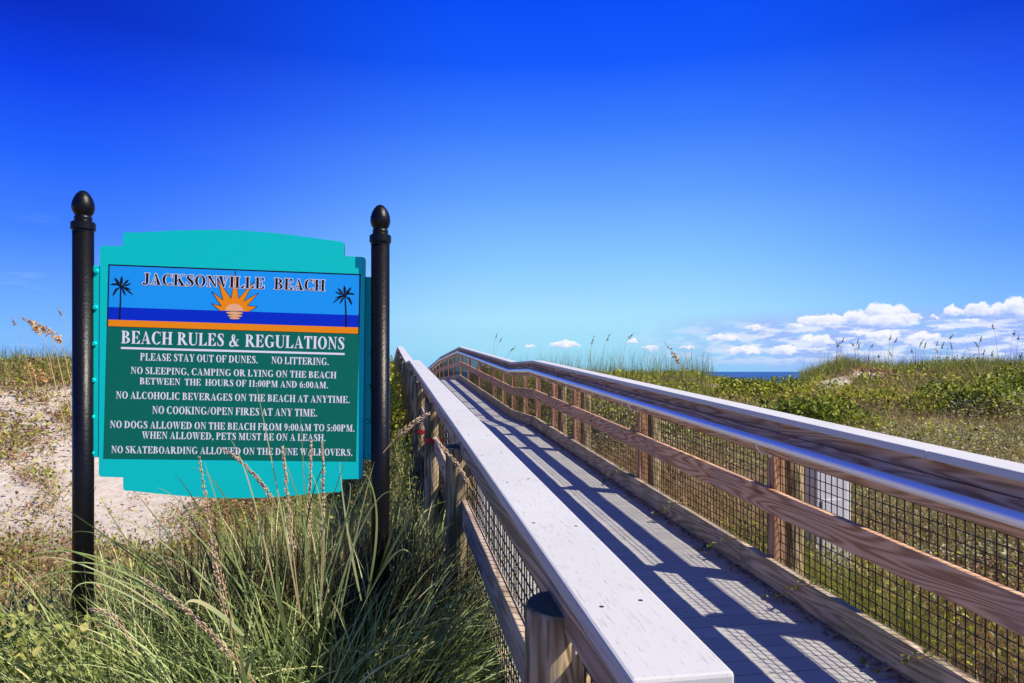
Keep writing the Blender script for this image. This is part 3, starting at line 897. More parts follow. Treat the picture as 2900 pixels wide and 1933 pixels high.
for k in range(len(rays) - 1):
    a, b_ = rays[k], rays[k + 1]
    mb.poly([(cx_, -.0045, cz_), (a[0], -.0045, a[1]), (b_[0], -.0045, b_[1])][::-1], 3)
    for q in stroke([(a[0], a[1], .0024), (b_[0], b_[1], .0024)]):
        mb.poly([(x, -.0055, z) for x, z in q], 5)
mb.poly([(cx_ + .045 * math.cos(R(a)), -.0052, .3975 + .037 * math.sin(R(a))) for a in range(0, 181, 12)], 6)
for (ex, ez, ew, eh) in ((-.0108, .3875, .0415, .0072), (-.0089, .3735, .036, .0062), (-.0101, .3610, .026, .0055)):
    mb.poly([(x, -.0040, z) for x, z in disc(ex, ez, ew + .0022, eh + .0022, 20)], 5)
    mb.poly([(x, -.0048, z) for x, z in disc(ex, ez, ew, eh, 20)], 6)
for (bx, bz, tx, tz, fl_) in ((-.567, .336, -.5645, .4985, 1), (.5473, .334, .5385, .4945, -1)):
    polys = stroke([(bx, bz, .0085), ((bx + tx) / 2 + .002, (bz + tz) / 2, .0075), (tx, tz, .006)])
    wf = .8
    fr = [((-.012, .020), (-.030, .045), .016), ((.002, .024), (.004, .052), .017), ((.020, .020), (.036, .038), .013), ((.026, .010), (.048, .020), .010),
          ((.024, -.002), (.048, -.012), .009), ((.026, -.010), (.058, -.036), .010), ((.012, -.016), (.024, -.040), .012), ((-.020, .014), (-.048, .010), .012), ((-.020, -.012), (-.036, -.044), .014), ((-.014, .012), (-.04, .016), .008)]
    for (m1, e1, wd) in fr:
        s_ = fl_
        pts = [(0, 0, .003), (m1[0] * .55 * s_, m1[1] * .55, wd * .55 * wf), (m1[0] * s_, m1[1], wd * wf), ((m1[0] * .4 + e1[0] * .6) * s_, m1[1] * .4 + e1[1] * .6, wd * .85 * wf), (e1[0] * s_, e1[1], .002)]
        polys += [[(tx + x * 1.03, tz + z * 1.03) for x, z in q] for q in stroke(pts)]
    v, f = union(polys)
    mb.tris([(x, -.0046, z) for x, z in v], f, 5)
TITLE = ((('JACKSONVILLE'), -.462, .1345), (('BEACH'), .181, .437))
for s_, a, b_ in TITLE:
    text(mb, s_, a, b_, .516, .057, -.0062, 4, 0.045)
    text(mb, s_, a, b_, .516, .057, -.0070, 5)
for s_, a, b_ in (('BEACH', -.556, -.310), ('RULES', -.287, -.058), ('&', -.0345, .018), ('REGULATIONS', .044, .5434)):
    text(mb, s_, a, b_, .217, .0635, -.0035, 4)
flat(-.5563, .1885, .544, .199, -.0035, 4)
LINES = [('PLEASE STAY OUT OF DUNES.', -.4636, .1105, .134, .037), ('NO LITTERING.', .1762, .4663, .134, .037),
         ('NO SLEEPING, CAMPING OR LYING ON THE BEACH', -.5072, .5053, .066, .0345), ('BETWEEN  THE  HOURS OF 11:00PM AND 6:00AM.', -.4627, .4655, .014, .0335),
         ('NO ALCOHOLIC BEVERAGES ON THE BEACH AT ANYTIME.', -.5746, .5768, -.060, .036), ('NO COOKING/OPEN FIRES AT ANY TIME.', -.3998, .4142, -.1325, .038),
         ('NO DOGS ALLOWED ON THE BEACH FROM 9:00AM TO 5:00PM.', -.5994, .6062, -.2075, .036), ('WHEN ALLOWED, PETS MUST BE ON A LEASH.', -.4452, .4600, -.259, .036),
         ('NO SKATEBOARDING ALLOWED ON THE DUNE WALKOVERS.', -.590, .598, -.333, .0355)]
for s_, a, b_, c, d in LINES:
    text(mb, s_, a, b_, c, d, -.0035, 4)
mb.v = [(x, y * .32, z) for x, y, z in mb.v]
face = mb.build('sign_face', [M[k] for k in mats], panel)

# ------------------------------------------------------------------ plant builders
def blades(P, azm, lean, curve, length, width, nseg=6, twist=None, flat_=0.0):
    n = len(P)
    ca, sa = np.cos(azm), np.sin(azm)
    tw = rng.uniform(-1.5, 1.5, n) if twist is None else twist
    pos = P.astype(np.float64).copy()
    V = np.zeros((n, nseg + 1, 2, 3))
    for j in range(nseg + 1):
        f = j / nseg
        ang = lean + curve * f ** 1.4
        d = np.stack([np.sin(ang) * ca, np.sin(ang) * sa, np.cos(ang)], -1)
        side = np.stack([-sa * np.cos(tw) , ca * np.cos(tw), np.sin(tw)], -1)
        wd = width * (1 - f ** 1.8) * (0.6 + 0.4 * min(1, f * 4)) + 0.0004
        V[:, j, 0] = pos - side * wd[:, None] * .5
        V[:, j, 1] = pos + side * wd[:, None] * .5
        pos = pos + d * (length / nseg)[:, None]
    base = np.arange(n)[:, None] * (nseg + 1) * 2 + np.arange(nseg)[None] * 2
    F = np.stack([base, base + 1, base + 3, base + 2], -1).reshape(-1, 4)
    return V.reshape(-1, 3), F

def leaves(P, size, tilt=0.9, aspect=0.55, fold=0.25):
    n = len(P)
    azm = rng.uniform(0, 2 * np.pi, n)
    ti = rng.normal(0, tilt, n)
    ro = rng.normal(0, tilt * .7, n)
    ax = np.stack([np.cos(azm) * np.cos(ti), np.sin(azm) * np.cos(ti), np.sin(ti)], -1)
    sd_ = np.stack([-np.sin(azm), np.cos(azm), np.zeros(n)], -1)
    nm = np.cross(ax, sd_)
    sd2 = sd_ * np.cos(ro)[:, None] + nm * np.sin(ro)[:, None]
    nm2 = np.cross(ax, sd2)
    L = size[:, None]
    Wd = L * aspect * .5
    V = np.zeros((n, 6, 3))
    V[:, 0] = P
    V[:, 1] = P + ax * L * .30 + sd2 * Wd + nm2 * L * fold * .3
    V[:, 2] = P + ax * L * .70 + sd2 * Wd * .85 + nm2 * L * fold * .25
    V[:, 3] = P + ax * L - nm2 * L * .06
    V[:, 4] = P + ax * L * .70 - sd2 * Wd * .85 + nm2 * L * fold * .25
    V[:, 5] = P + ax * L * .30 - sd2 * Wd + nm2 * L * fold * .3
    b0 = np.arange(n)[:, None] * 6
    F = np.stack([np.concatenate([b0, b0 + 1, b0 + 2, b0 + 3], 1), np.concatenate([b0, b0 + 3, b0 + 4, b0 + 5], 1)], 1).reshape(-1, 4)
    return V.reshape(-1, 3), F

def on_ground(x, y, lift=0.0):
    return np.stack([x, y, ground(x, y) + lift], -1)

def merge(parts):
    V, F, MI, o = [], [], [], 0
    for v, f, mi in parts:
        V.append(v); F.append(f + o); MI.append(np.full(len(f), mi)); o += len(v)
    return np.concatenate(V), np.concatenate(F), np.concatenate(MI)

def stuff(name, parts, mats_, label, parent=None, kind='stuff'):
    V, F, MI = merge(parts)
    o = link(name, np_mesh(name, V, F, [M[k] for k in mats_], MI), parent)
    return tag(o, label, kind=kind)

def rand_field(n, ymin, ymax, umin, umax, side, power=1.0):
    """points on the ground, thinning out with distance; side +1 right of the walk, -1 left of it"""
    q = rng.uniform(0, 1, n * 3)
    y = ymin * (ymax / ymin) ** q if power == 1.0 else (ymin ** (1 - power) + q * (ymax ** (1 - power) - ymin ** (1 - power))) ** (1 / (1 - power))
    x = rng.uniform(umin, umax, n * 3) * (y + 1.0)
    w, t = to_wt(x, y)
    k = (w > 2.30) if side > 0 else (w < -0.28)
    return x[k][:n], y[k][:n]

def clumpy(x, y, s, ph, thr):
    v = wav(x, y, s, ph) * .5 + wav(x, y, s * 2.3, ph + 2) * .35
    return v > thr

# ---- right dune field
P = []
x, y = rand_field(70000, 1.0, 34, -0.15, 0.95, 1, 0.9)
k = (sand_mask(x, y) < .35) & ~((x / y > .26) & (x / y < .41) & (y > 16)); x, y = x[k], y[k]
n = len(x); far = np.clip(y / 9, 1, 2.6)
P.append((*blades(on_ground(x, y, -.01), rng.uniform(0, 6.28, n), rng.uniform(0, .7, n), rng.uniform(.1, 1.2, n), rng.uniform(.10, .34, n), rng.uniform(.003, .006, n) * far, 3), 0))
x, y = rand_field(80000, 1.0, 30, -0.15, 0.95, 1, 0.9)
k = (sand_mask(x, y) < .45) & clumpy(x, y, .55, 1.0, -.45) & ~((x / y > .26) & (x / y < .41) & (y > 16)); x, y = x[k], y[k]
n = len(x); far = np.clip(y / 8, 1, 2.6)
P.append((*blades(on_ground(x, y, -.01), rng.uniform(0, 6.28, n), rng.uniform(.1, 1.2, n), rng.uniform(-.3, 1.0, n), rng.uniform(.10, .42, n), rng.uniform(.003, .006, n) * far, 2), 1))
tt = rng.uniform(-1.0, 4.0, 260); ww = rng.uniform(2.2, 2.7, 260)
x, y = to_xy(ww, tt); n = 260
P.append((*blades(on_ground(x, y, .05), rng.uniform(0, 6.28, n), rng.uniform(.4, 1.4, n), rng.uniform(-.5, 1.0, n), rng.uniform(.12, .35, n), rng.uniform(.004, .006, n), 4), 2))
tt = rng.uniform(-1.5, 9.0, 16000); ww = 2.2 + np.abs(rng.normal(0, .55, 16000))
x, y = to_xy(ww, tt); n = 16000
P.append((*blades(on_ground(x, y, -.01), rng.uniform(0, 6.28, n), rng.uniform(.0, .9, n), rng.uniform(-.2, 1.4, n), rng.uniform(.15, .5, n), rng.uniform(.003, .007, n), 5), 1))
tt = rng.uniform(2.6, 4.6, 2200); ww = rng.uniform(2.25, 2.75, 2200)
x, y = to_xy(ww, tt); n = 2200
P.append((*blades(on_ground(x, y, -.01), rng.uniform(0, 6.28, n), rng.uniform(.0, .5, n), rng.uniform(-.2, 1.0, n), rng.uniform(.35, .72, n), rng.uniform(.004, .009, n), 5), rng.integers(0, 2)))
stuff('grass', P, ['grass_dark', 'straw', 'red_stem'], 'green and straw coloured grass covering the dune right of the boardwalk')
def bush(x, y):
    return np.clip(wav(x, y, .75, 3.0) * .55 + wav(x, y, 1.9, 1.0) * .4 + .15, 0, 1.2)
def lift(x, y, lo, hi):
    n = len(x)
    u_ = x / y; low_ = np.where((u_ > .26) & (u_ < .41) & (y > 16), .35, 1.0); lo = lo * low_; hi = hi * low_
    return np.stack([x, y, ground(x, y) + rng.uniform(0, 1, n) ** .7 * (lo + hi * bush(x, y))], -1)
P = []
x, y = rand_field(120000, 1.2, 30, -0.1, 0.95, 1, 0.8)
k = (sand_mask(x, y) < .3) & ((bush(x, y) > .25) | (rng.uniform(0, 1, len(x)) < .25)) & ((wav(x, y, .33, 2.6) > -.35) | (y > 15)); x, y = x[k], y[k]
k = ~((x / y > .36) & (y > 18.0)) | (rng.uniform(0, 1, len(x)) < .3); x, y = x[k], y[k]
n = len(x); far = np.clip(y / 8, 1, 2.6)
w_, t_ = to_wt(x, y)
u_ = x / y
k = ~((w_ < 3.6) & (t_ < 6) & (rng.uniform(0, 1, n) < .8)) & ~((u_ > .36) & (y > 6) & (y < 12.5 + 2 * np.sin(u_ * 11)) & (rng.uniform(0, 1, n) < .72)); x, y, far = x[k], y[k], far[k]; n = len(x)
P.append((*leaves(lift(x, y, .06, .42), rng.uniform(.026, .055, n) * far, .75), 0))
x, y = rand_field(90000, 1.2, 17, 0.0, 0.95, 1, 0.8)
k = ((wav(x, y, .45, 5.2) > .1) | (rng.uniform(0, 1, len(x)) < .15) | ((x / y > .36) & (y > 5.5))) & (y < 12.5 + 2 * np.sin(x / y * 11)); x, y = x[k], y[k]
n = len(x); far = np.clip(y / 8, 1, 2.2)
P.append((*leaves(lift(x, y, .08, .36), rng.uniform(.024, .045, n) * far, .8, .45), 1))
x, y = rand_field(60000, 1.2, 26, -.1, 0.95, 1, 0.9)
k = (wav(x, y, .5, .7) > -.5); x, y = x[k], y[k]
n = len(x); far = np.clip(y / 8, 1, 2.4)
P.append((*leaves(lift(x, y, .05, .22), rng.uniform(.022, .048, n) * far, .8, .45), 2))
stuff('ground_cover', P, ['leaf', 'pale', 'litter'], 'low mixed vines with green and pale leaves over the right dune')

# grass tufts on the right crest
P = []
y = rng.uniform(17.5, 27, 34000); u = rng.uniform(-.05, .85, 34000); x = u * y
w, t = to_wt(x, y)
k = (w > 2.6) & (sand_mask(x, y) < .3) & ((u > .40) | clumpy(x, y, 1.1, .3, .15)) & ~((u > .275) & (u < .40) & (rng.uniform(0, 1, 34000) > .06)); x, y = x[k], y[k]
n = len(x)
P.append((*blades(on_ground(x, y, -.02), rng.uniform(0, 6.28, n), rng.uniform(0, .5, n), rng.uniform(.1, 1.1, n), rng.uniform(.15, .55, n) * np.where(y < 20, .6, 1), rng.uniform(.010, .019, n), 4), 0))
y = rng.uniform(13, 26, 9000); u = np.where(rng.uniform(0, 1, 9000) < .45, rng.uniform(.0, .28, 9000), rng.uniform(-.02, .85, 9000)); x = u * y
w, t = to_wt(x, y)
k = (w > 2.8) & ~((u > .285) & (u < .40)) & clumpy(x, y, 1.3, 2.6, .1) & ((y > 19) | (u < .28)); x, y = x[k], y[k]
n = len(x)
P.append((*blades(on_ground(x, y, -.02), rng.uniform(0, 6.28, n), rng.uniform(0, .3, n), rng.uniform(.1, .9, n), rng.uniform(.35, .95, n) * np.where((u[k] < .28) & (y > 17), 1.25, 1.0), rng.uniform(.007, .012, n), 5), 0))
stuff('dune_grass', P, ['grass_dark', 'straw'], 'dark green grass tufts along the crest of the right dune')

# ---- left dune
def bare(x, y):
    u = x / y
    p = smooth(-.40, -.52, u + .05 * wav(x, y, 2.6, .3)) * smooth(-.68, -.60, u) * smooth(6.2, 7.2, y + .4 * wav(x, y, 2.1, 1.3)) * smooth(10.2, 8.8, y)
    return rng.uniform(0, 1, len(x)) < p * .96
P = []
x, y = rand_field(40000, 4.2, 20, -1.0, 0.0, -1, 0.9)
s_ = sand_mask(x, y)
bnd = wav(x * .55, y, 1.5, 1.1) * .5 + wav(x, y, 3.1, .6) * .3
k = (rng.uniform(0, 1, len(x)) > s_ * 1.02 + .02) | (bnd > .27); k = k & ~bare(x, y); x, y = x[k], y[k]
n = len(x); far = np.clip(y / 7, 1, 2)
P.append((*blades(on_ground(x, y, -.01), rng.uniform(0, 6.28, n), rng.uniform(0, .8, n), rng.uniform(.1, 1.2, n), rng.uniform(.08, .3, n), rng.uniform(.004, .008, n) * far, 3), 0))
x, y = rand_field(42000, 4.0, 15, -1.0, 0.0, -1, 0.9)
bnd = wav(x * .55, y, 1.5, 1.1) * .5 + wav(x, y, 3.1, .6) * .3
k = (rng.uniform(0, 1, len(x)) > sand_mask(x, y) * .95) | ((bnd > .1) & (rng.uniform(0, 1, len(x)) > .35)); k = k & ~bare(x, y); x, y = x[k], y[k]
n = len(x); far = np.clip(y / 7, 1, 2)
P.append((*blades(on_ground(x, y, .01), rng.uniform(0, 6.28, n), rng.uniform(.7, 1.5, n), rng.uniform(-.2, .6, n), rng.uniform(.08, .3, n), rng.uniform(.003, .006, n) * far, 2), 1))
x, y = rand_field(80000, 3.6, 15, -1.0, 0.0, -1, 0.9)
bnd = wav(x * .55, y, 1.5, 1.1) * .5 + wav(x, y, 3.1, .6) * .3
k = (rng.uniform(0, 1, len(x)) > sand_mask(x, y) * .985) | ((bnd > .17) & (rng.uniform(0, 1, len(x)) > .3)); k = k & ~bare(x, y); x, y = x[k], y[k]
n = len(x); far = np.clip(y / 7, 1, 2)
P.append((*leaves(on_ground(x, y, .0) + np.stack([np.zeros(n), np.zeros(n), rng.uniform(0, .14, n)], -1), rng.uniform(.022, .05, n) * far, .8), 2))
k = rng.uniform(0, 1, n) < .45; x, y = x[k] + .03, y[k] + .02; n = len(x); far = np.clip(y / 7, 1, 2)
P.append((*leaves(on_ground(x, y, .0) + np.stack([np.zeros(n), np.zeros(n), rng.uniform(0, .16, n)], -1), rng.uniform(.022, .05, n) * far, .8), 3))
y = rng.uniform(13, 17, 9000); x = -rng.uniform(.1, 1.0, 9000) * y; n = 9000
P.append((*blades(on_ground(x, y, -.02), rng.uniform(0, 6.28, n), rng.uniform(0, .5, n), rng.uniform(.1, 1.1, n), rng.uniform(.14, .34, n) + np.where(x / y < -.5, rng.uniform(0, .28, n), 0), rng.uniform(.007, .013, n), 4), 0))
stuff('beach_vegetation', P, ['grass_dark', 'straw', 'litter', 'leaf'], 'sparse runners and low plants on the pale sand slope left of the boardwalk')

# ---- foreground ground cover
P = []
def block(n, x0, x1, y0, y1):
    x = rng.uniform(x0, x1, n); y = rng.uniform(y0, y1, n)
    w, t = to_wt(x, y)
    k = w < -.24
    return x[k], y[k]
x, y = block(17000, -3.2, -.55, 2.35, 4.0)
k = rng.uniform(0, 1, len(x)) < np.clip(-.35 - x * .75, .12, 1); x, y = x[k], y[k]
n = len(x); hh = rng.uniform(.03, .74, n) * np.clip(1.45 - (y - 2.3) * .62, .25, 1.0) * np.clip(-.35 - x * .75, .45, 1) * np.clip(.75 + .5 * wav(x, y, 3.0, 1.0), .4, 1.1)
P.append((*leaves(on_ground(x, y) + np.stack([0 * x, 0 * x, hh], -1), rng.uniform(.022, .046, n), .7, .68), 0))
x, y = block(9000, -3.4, .4, 2.2, 5.2); n = len(x)
P.append((*leaves(on_ground(x, y) + np.stack([0 * x, 0 * x, rng.uniform(0, .5, n)], -1), rng.uniform(.02, .045, n), .8, .45), 1))
x, y = block(12000, -3.4, .4, 2.2, 5.0); n = len(x)
P.append((*blades(on_ground(x, y, -.01), rng.uniform(0, 6.28, n), rng.uniform(.2, 1.3, n), rng.uniform(-.4, 1.0, n), rng.uniform(.15, .6, n), rng.uniform(.004, .008, n), 4), 2))
x, y = block(8000, -3.2, .4, 2.2, 5.4); n = len(x)
P.append((*blades(on_ground(x, y, -.01), rng.uniform(0, 6.28, n), rng.uniform(.0, .8, n), rng.uniform(.1, 1.4, n), rng.uniform(.25, .7, n), rng.uniform(.007, .015, n), 5), 3))
x, y = block(16000, -2.6, .3, 2.2, 12.0); w_, t_ = to_wt(x, y); k = w_ > -1.5; x, y = x[k], y[k]; n = len(x)
P.append((*leaves(on_ground(x, y) + np.stack([0 * x, 0 * x, rng.uniform(0, .5, n)], -1), rng.uniform(.02, .05, n), .8, .5), 0))
x, y = block(9000, -1.9, .1, 3.9, 6.8); n = len(x)
P.append((*blades(on_ground(x, y, -.01), rng.uniform(0, 6.28, n), rng.uniform(.0, .6, n), rng.uniform(.1, 1.2, n), rng.uniform(.2, .75, n) * np.clip(1.3 - np.abs(x + .9) * .6, .4, 1), rng.uniform(.004, .008, n), 5), 3))
x, y = block(8000, -1.9, .1, 3.9, 6.8); n = len(x)
P.append((*blades(on_ground(x, y, -.01), rng.uniform(0, 6.28, n), rng.uniform(.0, .9, n), rng.uniform(-.3, .8, n), rng.uniform(.2, .65, n) * np.clip(1.3 - np.abs(x + .9) * .6, .4, 1), rng.uniform(.003, .006, n), 4), 2))
x, y = block(30000, -4.5, .3, 4.0, 22.0)
w_, t_ = to_wt(x, y); k = (w_ > -1.8); x, y = x[k], y[k]; n = len(x)
P.append((*blades(on_ground(x, y, -.01), rng.uniform(0, 6.28, n), rng.uniform(.0, .6, n), rng.uniform(.1, 1.2, n), rng.uniform(.2, .6, n), rng.uniform(.005, .010, n), 5), 3))
stuff('undergrowth', P, ['leaf_near', 'litter', 'straw', 'grass'], 'tangled vine leaves, dry stems and short grass below the sign')

# ---- big grass tussocks in front of the sign
def seed_head(pts, r, n):
    """dense spike of small grains along a curved stem"""
    pts = np.array(pts, float)
    seg = np.linalg.norm(np.diff(pts, axis=0), axis=1)
    cum = np.concatenate([[0], np.cumsum(seg)]) / seg.sum()
    f = rng.uniform(.38, 1.0, n)
    c = np.stack([np.interp(f, cum, pts[:, q]) for q in range(3)], -1)
    c2 = np.stack([np.interp(np.minimum(f + .03, 1.02), cum, pts[:, q]) for q in range(3)], -1)
    d = c2 - c
    d[np.linalg.norm(d, axis=1) < 1e-6] = (0, 0, 1)
    d /= np.linalg.norm(d, axis=1)[:, None]
    off = rng.normal(0, 1, (n, 3)); off[:, 1] *= .6; off -= d * (off * d).sum(1)[:, None]
    off /= np.linalg.norm(off, axis=1)[:, None]
    rad = r * np.sqrt(rng.uniform(0, 1, n)) * np.interp(f, [.38, .5, .8, 1.0], [.9, 1.0, .75, .2])
    c = c + off * rad[:, None]
    d = d + off * .2
    d /= np.linalg.norm(d, axis=1)[:, None]
    L = rng.uniform(.010, .019, n)[:, None]; wd = L * .15
    s1 = np.cross(d, off); s1 /= np.linalg.norm(s1, axis=1)[:, None] + 1e-9
    s2 = np.cross(d, s1)
    V = np.zeros((n, 6, 3))
    V[:, 0] = c; V[:, 5] = c + d * L
    mid = c + d * L * .45
    V[:, 1] = mid + s1 * wd; V[:, 2] = mid + s2 * wd; V[:, 3] = mid - s1 * wd; V[:, 4] = mid - s2 * wd
    b0 = np.arange(n)[:, None] * 6
    F = np.stack([np.concatenate([b0, b0 + 1 + k, b0 + 1 + (k + 1) % 4, b0 + 1 + (k + 1) % 4], 1) for k in range(4)] +
                 [np.concatenate([b0 + 5, b0 + 1 + (k + 1) % 4, b0 + 1 + k, b0 + 1 + k], 1) for k in range(4)], 1).reshape(-1, 4)
    F3 = F[:, :3]
    return V.reshape(-1, 3), F3

def stalk(parent, tip, base, bow, r=.0085, n=190):
    """seed stalk from base to tip, bowed sideways"""
    base, tip = np.array(base, float), np.array(tip, float)
    mid = (base * .45 + tip * .55) + np.array(bow, float)
    pts = [(1 - f) ** 2 * base + 2 * f * (1 - f) * mid + f * f * tip for f in np.linspace(0, 1, 16)]
    b_ = MB(); b_.tube([tuple(p) for p in pts], [.0032 - .0018 * k / 15 for k in range(16)], 5)
    st_ = b_.build('seed_stalk', M['straw'], parent)
    v, f = seed_head(pts, r, n)
    sh_ = link('seed_head', np_mesh('seed_head', v, f, M['seed']), st_)
    return st_

def tussock(cx, cy, rad, n, lmin, lmax, label, bias=(0, 0), wide=(.009, .021), curve=(.5, 2.3)):
    o = empty('grass_tussock', (cx, cy, float(ground(cx, cy))), 0, label, 'grass tussock', 'grass tussocks around the sign')
    a = rng.uniform(0, 6.28, n); rr_ = rad * np.sqrt(rng.uniform(0, 1, n))
    x, y = rr_ * np.cos(a), rr_ * np.sin(a)
    wx, wy = cx + x, cy + y
    z = ground(wx, wy) - ground(cx, cy)
    az_ = np.arctan2(y + bias[1] + rng.normal(0, .35 * rad + .05, n), x + bias[0] + rng.normal(0, .35 * rad + .05, n))
    lean_ = np.clip(rng.normal(.14, .16, n) + rr_ / rad * .25, -.1, 1.0)
    ln = rng.uniform(lmin, lmax, n) * rng.uniform(.6, 1.0, n)
    V, F = blades(np.stack([x, y, z - .02], -1), az_, lean_, rng.uniform(*curve, n) * rng.uniform(.4, 1, n), ln, rng.uniform(*wide, n), 9, twist=rng.uniform(-1.5, 1.5, n))
    link('blades', np_mesh('blades', V, F, M['grass']), o)
    return o

def at_px(u, v, y):      # metres on the plane at distance y
    return ((u - 512) / 720 * y, y, H + (371.4 - v) / 720 * y)

tA = tussock(-.98, 3.10, .42, 2600, .6, 1.25, 'large green grass tussock with tan seed spikes in front of the sign centre', bias=(.02, -.05))
tB = tussock(-1.70, 3.10, .42, 2100, .6, 1.2, 'fine arching grass tussock leaning left across the foot of the left sign post', bias=(-.30, .02), wide=(.006, .012))
tC = tussock(-.64, 3.42, .26, 1500, .7, 1.25, 'grass tussock at the foot of the right sign post, partly shaded', bias=(.08, -.05))
tD = tussock(-.20, 2.75, .22, 500, .3, .75, 'short shaded grass tussock against the near round railing pile', bias=(.0, -.02))
tE = tussock(-.78, 5.6, .35, 420, .5, 1.1, 'shaded grass tussock beside the railing behind the right sign post', bias=(.1, 0))
tF = tussock(-1.05, 3.95, .62, 2300, .7, 1.3, 'dark grass tussock directly under the bottom edge of the sign', bias=(.05, 0))

M['shade_stem'] = foliage('shade_stems', [(0.0, (0.018, 0.014, 0.010)), (0.7, (0.05, 0.035, 0.022)), (1.0, (0.16, 0.10, 0.05))], trans=0.0)  # near-black stems: the shade in and behind the tussocks is put into their colour
def shade_stems(par, n, rad, h):
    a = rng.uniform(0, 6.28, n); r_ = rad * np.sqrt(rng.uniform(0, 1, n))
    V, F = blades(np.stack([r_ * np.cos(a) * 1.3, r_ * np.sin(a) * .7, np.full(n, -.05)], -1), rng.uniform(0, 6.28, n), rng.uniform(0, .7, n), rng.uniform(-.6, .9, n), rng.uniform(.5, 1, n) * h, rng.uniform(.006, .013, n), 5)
    link('shade_stems', np_mesh('shade_stems', V, F, M['shade_stem']), par)
shade_stems(tF, 3600, .62, 1.2)
shade_stems(tC, 900, .35, .7)
shade_stems(tD, 900, .35, .5)
shade_stems(tE, 900, .5, .7)
shade_stems(tA, 500, .4, .6)
shade_stems(tB, 900, .45, .5)
def px_stalk(par, tip, base, bow, y, yb=None, r=.0085, n=190):
    L = np.array(par.location)
    tp = np.array(at_px(*[q * .43537 for q in tip], y)) - L
    bs = np.array(at_px(*[q * .43537 for q in base], yb or y)) - L
    bw = (bow[0] * .43537 / 720 * y, 0, -bow[1] * .43537 / 720 * y)
    return stalk(par, tp, bs, bw, r, n)
px_stalk(tA, (458, 1050), (570, 1560), (-10, 40), 2.95)
px_stalk(tA, (650, 1030), (690, 1420), (0, 30), 2.9)
px_stalk(tA, (512, 1030), (680, 1260), (30, -40), 2.95)
px_stalk(tA, (715, 1012), (705, 1380), (0, 0), 3.0, r=.008)
px_stalk(tA, (741, 1020), (735, 1400), (5, 0), 3.02, r=.008)
px_stalk(tA, (478, 1190), (560, 1560), (-20, 0), 2.8, r=.009, n=130)
px_stalk(tB, (330, 1330), (640, 1640), (20, -40), 2.55, r=.0095, n=240)
px_stalk(tB, (205, 1400), (310, 1500), (20, -50), 2.7, r=.011, n=90)
px_stalk(tC, (985, 950), (880, 1040), (-10, -10), 3.4, r=.013, n=150)
px_stalk(tC, (998, 1008), (1110, 1180), (20, -10), 2.9, r=.0075, n=180)
# long loose blades in front of the sign
def loose(par, tips, y, wd):
    V, F, o0 = [], [], 0
    for (u0, v0, u1, v1, bu, bv) in tips:
        b0 = np.array(at_px(u0 * .43537, v0 * .43537, y)); e0 = np.array(at_px(u1 * .43537, v1 * .43537, y - .1))
        mid = (b0 + e0) / 2 + np.array((bu * .43537 / 720 * y, -.05, -bv * .43537 / 720 * y))
        n_s = 14
        for k in range(n_s + 1):
            f = k / n_s
            p = (1 - f) ** 2 * b0 + 2 * f * (1 - f) * mid + f * f * e0 - np.array(par.location)
            tdir = (2 * (1 - f) * (mid - b0) + 2 * f * (e0 - mid)); tdir /= np.linalg.norm(tdir)
            sd_ = np.cross(tdir, (0.2, -1, .25)); sd_ /= np.linalg.norm(sd_)
            wv_ = wd * (1 - f ** 2.2) * min(1, .5 + f * 3) + .0005
            V += [p - sd_ * wv_ / 2, p + sd_ * wv_ / 2]
            if k < n_s: F.append((o0 + 2 * k, o0 + 2 * k + 1, o0 + 2 * k + 3, o0 + 2 * k + 2))
        o0 += 2 * (n_s + 1)
    link('long_blades', np_mesh('long_blades', V, F, M['grass']), par)
loose(tA, [(560, 1450, 480, 1300, -40, -60), (700, 1400, 690, 960, 20, 0), (690, 1420, 590, 890, 10, -30), (600, 1420, 400, 1085, -40, -120), (640, 1430, 360, 1120, -60, -150), (560, 1480, 300, 1120, -60, -130),
           (720, 1400, 850, 1090, 40, -130), (690, 1420, 800, 1040, 10, -60), (730, 1430, 700, 1060, 60, -100), (640, 1400, 530, 1010, 0, -140), (650, 1420, 440, 1075, -30, -190), (620, 1440, 340, 1160, -60, -160), (760, 1420, 905, 1130, 20, -170), (690, 1400, 760, 1050, -20, -120), (720, 1400, 640, 1035, 30, -90), (600, 1460, 470, 1060, -20, -90), (780, 1420, 860, 1060, 10, -60), (580, 1440, 250, 1190, -80, -150), (740, 1400, 800, 1110, 60, -160)], 3.0, .006)
loose(tA, [(560, 1620, 610, 1480, -20, -60), (600, 1650, 560, 1460, -30, -40), (560, 1460, 420, 1400, -40, -100), (700, 1560, 770, 1280, 40, -60), (670, 1500, 640, 1230, -20, -20)], 2.6, .016)
loose(tB, [(420, 1400, 20, 1420, -120, -200), (430, 1390, 0, 1330, -80, -190), (400, 1420, 60, 1290, -60, -120), (440, 1380, 120, 1150, -40, -60), (420, 1400, 0, 1250, -60, -120), (450, 1380, 150, 1230, -60, -130), (430, 1400, 90, 1380, -110, -200), (400, 1400, 230, 1140, -30, -60), (380, 1420, 160, 1400, -100, -150)], 3.0, .006)
loose(tC, [(840, 1380, 835, 1080, 60, -80), (850, 1360, 950, 1290, 30, -120), (830, 1380, 780, 1060, -10, -30), (860, 1340, 960, 930, 10, 60), (860, 1340, 980, 1140, 30, -80)], 3.2, .010)

